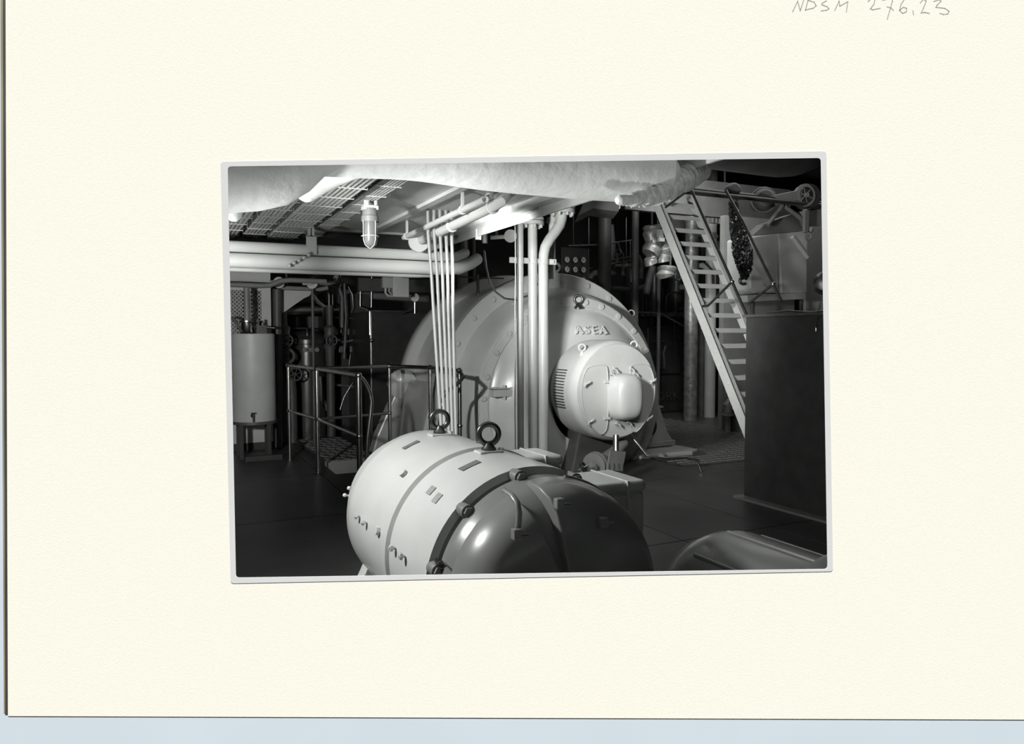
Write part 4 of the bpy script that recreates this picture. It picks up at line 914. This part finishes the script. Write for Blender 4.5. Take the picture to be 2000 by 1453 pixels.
# background pieces seen through the ladder and behind the generator
cols = [(1180, 10.8, .12, M_DGREY, 'dark upright column behind the gauge board'), (1240, 10.2, .06, M_DGREY, 'dark upright pipe left of the lagged exhaust'), (1350, 10.2, .12, M_FOIL, 'silvery upright pipe seen through the ladder treads'), (1372, 10.6, .07, M_DGREY, 'dark slim upright pipe seen through the ladder'), (1388, 10.4, .10, M_WHITE2, 'pale upright pipe seen behind the lower treads')]
for px_, Y_, r_, m_, lab in cols:
    x = at(px_, 600, Y=Y_).x; o = MB().cyl((x, Y_, 1.93 if Y_ > 11.1 else 0), (x, Y_, ZT), r_, 18).build('upright_pipe', m_); tag(o, lab, 'pipe')
o = MB().box(at(1365, 520, Y=11.1).x, at(1470, 520, Y=11.1).x, 11.1, 11.16, 1.93, at(1400, 470, Y=11.1).z).build('equipment_casing', M_WHITE2); tag(o, 'pale equipment panel behind the ladder treads', 'panel')
o = MB().box(at(1310, 420, Y=11.0).x, at(1372, 420, Y=11.0).x, 11.0, 11.05, at(1340, 452, Y=11).z, at(1340, 402, Y=11).z).build('duct_casing', M_GREY); tag(o, 'grey duct side showing between the upper ladder treads', 'panel')
cw = thing('corrugated_panel', 'ribbed pale panel right of the ladder top', 'panel', at(1415, 420, Y=9.5))
for k in range(7): 
    x = at(1392 + k * 7, 420, Y=9.5).x; MB().cyl((x, 9.5, at(1410, 437, Y=9.5).z), (x, 9.5, at(1410, 388, Y=9.5).z), .03, 10).build('rib', M_WHITE2, cw)
MB().box(at(1389, 420, Y=9.5).x, at(1438, 420, Y=9.5).x, 9.52, 9.56, at(1410, 437, Y=9.5).z, at(1410, 388, Y=9.5).z).build('sheet', M_WHITE2, cw)
pm = thing('pump', 'dark pump with grey nozzle behind the foot of the ladder', 'pump', (at(1430, 780, Y=8.6).x, 8.6, 0))
c = at(1422, 765, Y=8.6); MB().cyl((c.x, 8.6, .0), (c.x, 8.6, .30), .05, 16).tube([(c.x, 8.6, .30), (c.x, 8.6, .42), (c.x + .05, 8.6, .50)], [.07, .08, .06], 16).disc((c.x, 8.6, .28), Zv, .10, .03, 20).build('nozzle', M_GREY, pm)
MB().lathe((c.x + .35, 8.7, .0), Zv, [(.28, 0), (.28, .3), (.24, .5), (.12, .62), (0, .64)], 28).build('body', M_DGREY, pm)

# chequered plate area at the right
cp = thing('chequered_floor_plate', 'chequered tread plate laid on the floor left of the black cabinet', 'floor plate', (6.6, 8.4, 0))
MB().box(5.35, 8.2, 6.55, 10.8, .0, .012).build('plate', M_CHEQ, cp)
cq = MB(); random.seed(2)
for i in range(24):
    for j in range(34):
        x = 5.40 + i * .115; y = 6.64 + j * .12; s_ = 1 if (i + j) % 2 else -1
        if 5.1 < x < 6.2 and 7.1 < y < 7.75: continue
        cq.cbox((x + (.055 if j % 2 else 0), y, .014), .085, .026, .010)
cq.build('tread_pattern', M_GREY, cp, kind='stuff')  # bars painted paler than the plate to imitate their glints

# ladder
ld = thing('steep_ladder', 'steep white steel ship ladder with flat treads rising to the upper deck', 'ladder', (5.8, 5.45, 0))
XA, XB = 5.5, 6.08
m_ = (3.059 - .667) / (7.218 - 5.782)
def yz(z): return 5.782 + (z - .667) / m_
sl = V((0, 1, m_)).normalized(); nn = V((0, -m_, 1)).normalized()
for x in (XA, XB):
    a = V((x, yz(0), 0)); b = V((x, yz(3.75), 3.75)); w_ = .13
    st = MB().prism([a + V((0, 0, 0)), a + V((0, w_ * 1.15, 0)), b + V((0, w_ * 1.15, 0)), b], (.012, 0, 0)).build('stringer', M_WHITE2, ld)
    MB().prism([a, a + V((0, .012, 0)), b + V((0, .012, 0)), b], (.05 if x == XA else -.05, 0, 0)).build('stringer_flange', M_WHITE2, st)
    if x == XA:
        for k in range(21):
            z = .12 + k * .172; MB().sphere((x - .002, yz(z) + .07, z), .012, 8, (.5, 1, 1)).build('rivet', M_WHITE2, st)
for k in range(21):
    z = 3.124 + .172 * 3 - k * .172
    if z < .1: break
    y = yz(z)
    t = MB().box(XA + .012, XB, y + .02, y + .17, z - .006, z).box(XA + .012, XB, y + .015, y + .022, z - .05, z).build('tread', M_WHITE2, ld)
    MB().box(XA + .014, XA + .05, y + .015, y + .05, z, z + .02).build('tread_clip', M_WHITE, t)
hr = thing('ladder_handrail', 'dark round handrail of the ladder, nearer side, braced to the stringer', 'railing', at(1430, 550, X=5.5), 'ladder handrails')
MB().tube([at(1349, 368, X=5.5), at(1430, 550, X=5.5), at(1462, 625, X=5.5)], .016, 10).build('rail', M_DSTEEL, hr)
MB().tube([at(1430, 550, X=5.5), at(1383, 597, X=5.5), at(1372, 598, X=5.5)], .014, 10).build('brace', M_DSTEEL, hr)
MB().tube([at(1349, 368, X=5.5), at(1300, 405, X=5.5)], .014, 10).build('brace', M_DSTEEL, hr)
MB().sphere(at(1430, 550, X=5.5), .024, 12).build('ball_joint', M_STEEL, hr)
hr = thing('ladder_handrail', 'grey round handrail of the ladder, farther side, crossing before the white tank', 'railing', at(1510, 555, X=6.1), 'ladder handrails')
MB().tube([at(1418, 372, X=6.1), at(1455, 440, X=6.1), at(1510, 555, X=6.1), at(1526, 588, X=6.1)], .017, 10).build('rail', M_DSTEEL, hr)
MB().tube([at(1510, 555, X=6.1), at(1463, 592, X=6.1)], .015, 10).build('brace', M_DSTEEL, hr)
MB().sphere(at(1510, 555, X=6.1), .026, 12).build('ball_joint', M_STEEL, hr)

# black cabinet
kb = thing('black_cabinet', 'tall plain black cabinet standing on the right', 'cabinet', (5.2, 4.4, 0))
MB().box(4.84, 5.42, 2.6, 5.09, .02, 1.66).build('body', M_BLACKR, kb, bevel=.006)
MB().box(4.82, 5.45, 2.6, 5.11, 1.66, 1.685).build('top', M_DGREY, kb)
MB().box(4.74, 5.42, 2.6, 5.12, .0, .02).build('plinth_strip', M_GREY, kb, label='paler strip along the foot')
p = at(1594, 640, X=4.83)
MB().tube([at(1603, 590, X=4.82), at(1597, 615, X=4.82), at(1593, 640, X=4.82)], .003, 6).cyl(p, p + V((0, 0, -.03)), .006, 8).build('hanging_wire', M_STEEL, kb)
o = MB().tube([at(x, y, Z=1.695) if False else V((5.0, 5.0 - k * .25, 1.70 + .012 * math.sin(k * 2.1))) for k, (x, y) in enumerate(((0, 0),) * 7)], .009, 8).build('loose_cable', M_BLACK); tag(o, 'black cable lying along the top of the cabinet', 'cable')
cc = at(1612, 553, X=4.95)
t = thing('round_lamp', 'black round lamp disc cut by the right edge, on top of the cabinet', 'lamp', (4.95, cc.y, 1.685))
MB().lathe(cc, RR * -.6 - HD * .8, [(0, .07), (.06, .06), (.095, .02), (.10, 0), (.09, -.05), (0, -.06)], 36).build('shade', M_BLACK, t)
MB().cyl((4.95, cc.y, 1.685), cc - V((0, 0, .05)), .012, 8).build('stem', M_BLACK, t)

# white header tank and wall at the right
wt = thing('white_header_tank', 'pale grey square tank with rounded edge on a shelf behind the ladder', 'tank', at(1520, 590, Y=8.0))
q = [at(x, y, Y=8.0) for x, y in ((1466, 462), (1520, 452), (1522, 572), (1475, 573), (1465, 566))]
MB().prism(q, (0, .5, 0)).build('left_face', M_WHITE2, wt, bevel=.03, seg=3)
q = [at(x, y, Y=7.96) for x, y in ((1521, 451), (1576, 448), (1576, 572), (1528, 573))]
MB().prism(q, (0, .5, 0)).build('right_face', M_WHITE2, wt, bevel=.01)
MB().tube([at(1547, 463, Y=7.94), at(1577, 503, Y=7.94)], .03, 8).build('diagonal_brace', M_WHITE2, wt)
q = [at(x, y, Y=7.9) for x, y in ((1460, 577), (1573, 572), (1573, 584), (1460, 590))]
MB().prism(q, (0, .4, 0)).build('shelf', M_WHITE2, wt, bevel=.006)
o = MB().box(at(1576, 500, Y=8.4).x, XR, 8.4, 8.5, 1.2, at(1590, 405, Y=8.4).z).build('pale_wall', M_WHITE2); tag(o, 'pale upright bulkhead section at the right edge behind the tank', 'panel')
o = MB().box(at(1440, 580, Y=8.6).x, at(1580, 580, Y=8.6).x, 8.9, 9.0, 0, at(1500, 430, Y=9).z).build('back_panel', M_GREY); tag(o, 'grey panel standing behind the pale square tank', 'panel')
# hoist beam, gear wheel, hook, motor of hoist, chains
hs = thing('hoist', 'grey travelling hoist with toothed gear wheel and drum at the upper right', 'hoist', at(1560, 390, Y=6.9))
def pm_(px, py, Y): return at(px, py, Y=Y)
MB().prism([pm_(1512, 381, 6.9), pm_(1581, 366, 6.9), pm_(1581, 388, 6.9), pm_(1525, 398, 6.9)], (.05, .25, 0)).build('frame_plate', M_GREY, hs, bevel=.01)
gw = pm_(1576, 380, 6.85); gd = (HD * .9 - RR * .3)
MB().lathe(gw + HD * .06, gd * -1, [(.105, 0), (.135, 0), (.135, .03), (.105, .03)], 48).lathe(gw + HD * .06, gd * -1, [(0, .0), (.03, 0), (.03, .05), (0, .05)], 20).build('gear_wheel', M_GREY, hs)
ax_ = gd.normalized(); u_ = ax_.orthogonal().normalized(); v__ = ax_.cross(u_); tm = MB()
for k in range(52):
    a = 2 * PI * k / 52; r0 = u_ * math.cos(a) + v__ * math.sin(a); t0_ = -u_ * math.sin(a) + v__ * math.cos(a)
    tm.cbox(gw + HD * .05 + r0 * .14, .012, .03, .008, (r0, ax_, t0_))
for k in range(6):
    a = 2 * PI * k / 6; r0 = u_ * math.cos(a) + v__ * math.sin(a); tm.cyl(gw + HD * .05 + r0 * .03, gw + HD * .05 + r0 * .11, .010, 6)
tm.build('gear_teeth', M_GREY, hs, kind='stuff')
MB().lathe(gw + RR * .07 + HD * .12, gd, [(0, -.05), (.15, -.05), (.155, 0), (.155, .12), (0, .14)], 40).build('brake_drum', M_BLACK, hs)
MB().lathe(pm_(1492, 390, 7.1), HD * -1 - RR * .1, [(0, .10), (.10, .09), (.135, .05), (.145, 0), (.15, 0), (.15, -.02), (.14, -.2), (0, -.2)], 40).build('round_cover', M_DGREY, hs)
MB().torus(pm_(1492, 390, 7.1), HD * -1 - RR * .1, .155, .010, 36, 8).build('cover_rim', M_GREY, hs)
MB().lathe(pm_(1432, 371, 7.1), HD * -1, [(0, .08), (.06, .07), (.085, .03), (.09, 0), (.09, -.1), (0, -.1)], 30).build('small_cover', M_DGREY, hs)
MB().tube([pm_(1528, 402, 6.95), pm_(1499, 440, 6.95)], .028, 10).tube([pm_(1532, 402, 6.95), pm_(1568, 430, 6.95)], .028, 10).build('strut', M_GREY, hs)
MB().prism([pm_(1470, 460, 7.05), pm_(1495, 437, 7.05), pm_(1548, 418, 7.05), pm_(1575, 440, 7.05), pm_(1575, 450, 7.05)], (0, .15, 0)).build('gusset', M_GREY, hs)
MB().prism([pm_(1568, 412, 6.9), pm_(1604, 408, 6.9), pm_(1606, 440, 6.9), pm_(1577, 441, 6.9)], (0, .1, 0)).box(pm_(1568, 412, 6.9).x, pm_(1576, 412, 6.9).x, 6.85, 6.9, pm_(1570, 452, 6.85).z, pm_(1570, 409, 6.85).z).build('beam_end', M_GREY, hs)
MB().cyl(pm_(1580, 408, 6.95), pm_(1605, 402, 6.95), .035, 12).build('axle', M_DGREY, hs)
hk = thing('crane_hook', 'grey crane hook with round eye hanging before the pale wall', 'hook', pm_(1580, 445, 6.8))
c = pm_(1579, 462, 6.8); MB().torus(c, HD, .036, .014, 24, 10).build('hook_ring', M_GREY, hk)
MB().sphere(pm_(1583, 449, 6.82), .04, 14).box(pm_(1570, 440, 6.82).x, pm_(1577, 440, 6.82).x, 6.8, 6.84, pm_(1574, 455, 6.82).z, pm_(1574, 412, 6.82).z).build('shank', M_GREY, hk)
o = MB().cyl((3.9, 6.9, 3.18), (8.2, 6.9, 3.18), .03, 10).cyl((3.9, 7.1, 3.26), (8.2, 7.1, 3.26), .03, 10).build('crane_rail', M_BLACK); tag(o, 'pair of dark rails running across above the ladder', 'rail')
# chain hoist bunch
ch = thing('chain_bunch', 'hanging bunch of dark steel chain in a heap, right of the ladder', 'chain', pm_(1450, 500, 7.3))
base = None; random.seed(8); cm = MB()
outl = [(390, 8, 1432), (410, 10, 1434), (430, 12, 1437), (450, 15, 1441), (470, 17, 1446), (490, 20, 1450), (510, 18, 1453), (530, 12, 1455), (545, 6, 1453)]
links = MB()
for k in range(2200):
    q = random.random() * (len(outl) - 1); i = int(q); f_ = q - i
    py_ = outl[i][0] + (outl[i + 1][0] - outl[i][0]) * f_; hw_ = outl[i][1] + (outl[i + 1][1] - outl[i][1]) * f_; cx_ = outl[i][2] + (outl[i + 1][2] - outl[i][2]) * f_
    p = at(cx_ + random.uniform(-hw_, hw_), py_, Y=7.3 + random.uniform(-.09, .09))
    ax_ = V((random.uniform(-1, 1), random.uniform(-1, 1), random.uniform(-.3, .3))).normalized(); u_ = (Zv - ax_ * ax_.z).normalized(); v__ = ax_.cross(u_)
    links.tube([p + u_ * .016 * math.cos(a) + v__ * .009 * math.sin(a) for a in [2 * PI * s_ / 7 for s_ in range(7)]], .0035, 4, closed=True)
links.build('chain_links', M_DSTEEL, ch, kind='stuff')
c = pm_(1452, 548, 7.3); MB().torus(c, HD, .045, .02, 20, 10, 1.5, 5.2).build('hook', M_BLACK, ch)
MB().cyl(pm_(1431, 372, 7.3), V((pm_(1431, 372, 7.3).x, 7.3, 3.18)), .02, 10).build('suspension', M_BLACK, ch)
# overhead dark vessel top right
o = MB().lathe((3.4, 5.0, 3.47), (1, 0, 0), [(0, 0), (.5, .02), (.52, .1), (.52, 1.80), (.50, 1.95), (.44, 2.1), (.3, 2.22), (0, 2.28)], 56).build('overhead_vessel', M_DGREY); tag(o, 'big dark horizontal vessel overhead at the upper right corner', 'vessel')
o = MB().box(6.2, 9.5, 9.0, 9.1, 3.35, 3.9).build('upper_deck_edge', M_DGREY); tag(o, 'dark upper deck edge behind the ladder top', 'beam')

# rods that hang or carry the background pieces
def rod(parent, p, q, r=.015, m=None):
    return MB().cyl(p, q, r, 8).build('support_rod', m or M_DGREY, parent)
def up(p): return V((p.x, p.y, ZT))
c = at(1415, 395, Y=9.58); rod(cw, c, up(c))
c = at(1340, 420, Y=11.02); rod(bpy.data.objects['duct_casing'], c, up(c))
c = at(1180, 400, Y=7.7); rod(bpy.data.objects['duct_hood'], c, up(c))
c = at(1272, 450, Y=9.6)
for o_ in [o for o in bpy.data.objects if o.name.startswith('lagged_exhaust')]:
    p = V(o_.data.vertices[0].co); rod(o_, p, up(p))
c = at(970, 464, Y=7.1); rod(fg, c, up(c))
for px_ in (1470, 1565):
    c = at(px_, 585, Y=8.15); rod(wt, c, V((c.x, c.y, 0)), .03)
c = at(610, 553, Y=10.05); rod(bpy.data.objects['blank_flange.001'], c, V((c.x, c.y + .02, 0)), .02)
c = at(657, 535, Y=10.1); rod(bpy.data.objects['curved_pipe'], c, up(c), .03)
c = at(810, 612, Y=9.3); rod(t if False else bpy.data.objects['pressure_gauge'], at(810, 600, Y=9.32), V((c.x, 9.9, c.z)), .008)
p = at(1324, 540, Y=9.5); MB().cyl(p, V((p.x, p.y + .5, p.z)), .015, 8).cyl(V((p.x, p.y + .5, p.z)), V((p.x, p.y + .5, 0)), .03, 8).build('spindle', M_DGREY, bpy.data.objects['hand_wheel.004'] if 'hand_wheel.004' in bpy.data.objects else None)

c = at(560, 575, Y=10.32); rod(bpy.data.objects['bracket_plate'], c, up(c))

# pipework clutter of the machinery spaces, each run a part of the machine it serves
random.seed(31)
def run(parent, pts, Y, r, m, nm='pipe_run'): return MB().tube([at(x, y, Y=Y) for x, y in pts], r, 10).build(nm, m, parent)
M_DP = mat('dark_pipe_paint', 0.10, 0.4, noise=0.3, nscale=9)
for pts_, Y_, r_, m_ in (
    ([(1150, 545), (1160, 534), (1200, 533)], 10.9, .06, M_GREY), ([(1175, 512), (1240, 500)], 10.9, .02, M_BLACK), ([(1150, 525), (1235, 508)], 10.9, .015, M_DSTEEL),
    ([(1207, 474), (1212, 488), (1218, 498), (1218, 520)], 10.9, .012, M_STEEL), ([(1110, 480), (1170, 478), (1240, 468)], 10.9, .015, M_DP), ([(1188, 440), (1192, 480), (1190, 520)], 11.0, .10, M_DP),
    ([(1200, 520), (1236, 518), (1245, 540)], 10.8, .04, M_DP), ([(1165, 560), (1230, 566), (1260, 560)], 10.9, .05, M_DP), ([(1245, 500), (1252, 515), (1250, 545)], 10.6, .05, M_DP),
    ([(1275, 520), (1268, 545), (1262, 575)], 10.2, .06, M_DP), ([(1330, 560), (1370, 566), (1400, 563)], 10.9, .05, M_FOIL), ([(1345, 505), (1352, 480), (1350, 440)], 10.6, .09, M_DP),
    ([(1355, 520), (1372, 518), (1385, 530), (1386, 560)], 10.2, .05, M_WHITE2), ([(1245, 610), (1290, 612), (1340, 640)], 11.0, .02, M_DP), ([(1300, 675), (1296, 690), (1298, 720)], 11.0, .02, M_DP),
    ([(1355, 455), (1400, 462)], 10.0, .04, M_GREY), ([(1150, 600), (1240, 604)], 11.1, .02, M_DSTEEL), ([(1265, 640), (1266, 740)], 11.1, .015, M_DP), ([(1340, 700), (1400, 705), (1420, 730)], 11.1, .06, M_DP)):
    run(eng, pts_, Y_, r_, m_)
for px_, py_, Y_ in ((1205, 505, 10.9), (1216, 530, 10.7), (1236, 560, 10.9), (1350, 540, 10.7), (1338, 735, 11.0), (1380, 690, 11.0)):
    c = at(px_, py_, Y=Y_); MB().lathe(c - V((0, 0, .08)), Zv, [(0, 0), (.05, .0), (.05, .03), (.03, .05), (.03, .11), (.05, .13), (.05, .16), (0, .16)], 14).build('valve_body', M_DP, eng)
    MB().torus(c + V((0, -.05, .12)), (0, -1, .4), .05, .008, 18, 6).build('valve_wheel', M_DSTEEL, eng)
for pts_, Y_, r_, m_ in (
    ([(640, 560), (662, 562), (668, 580), (668, 640)], 11.0, .03, M_DP), ([(632, 600), (640, 640), (638, 720)], 11.0, .035, M_DP), ([(655, 620), (690, 622)], 11.0, .015, M_DSTEEL),
    ([(672, 550), (676, 620), (672, 700)], 10.9, .02, M_DP), ([(650, 660), (672, 668), (690, 664)], 10.9, .02, M_DP), ([(700, 600), (716, 604), (718, 640)], 10.9, .02, M_DP),
    ([(640, 750), (700, 756)], 10.9, .02, M_DP), ([(625, 735), (630, 780), (640, 800)], 10.8, .04, M_DP), ([(700, 565), (748, 568)], 11.05, .012, M_STEEL)):
    run(bm_, pts_, Y_, r_, m_)
run(gb, [(664, 800), (672, 775), (690, 745)], 9.8, .006, M_STEEL)
for k in range(5):
    c = at(655 + k * 11, 648 + (k % 2) * 34, Y=11.0); MB().cbox(c, .08, .06, .10).build('junction', M_DP, bm_, bevel=.01)
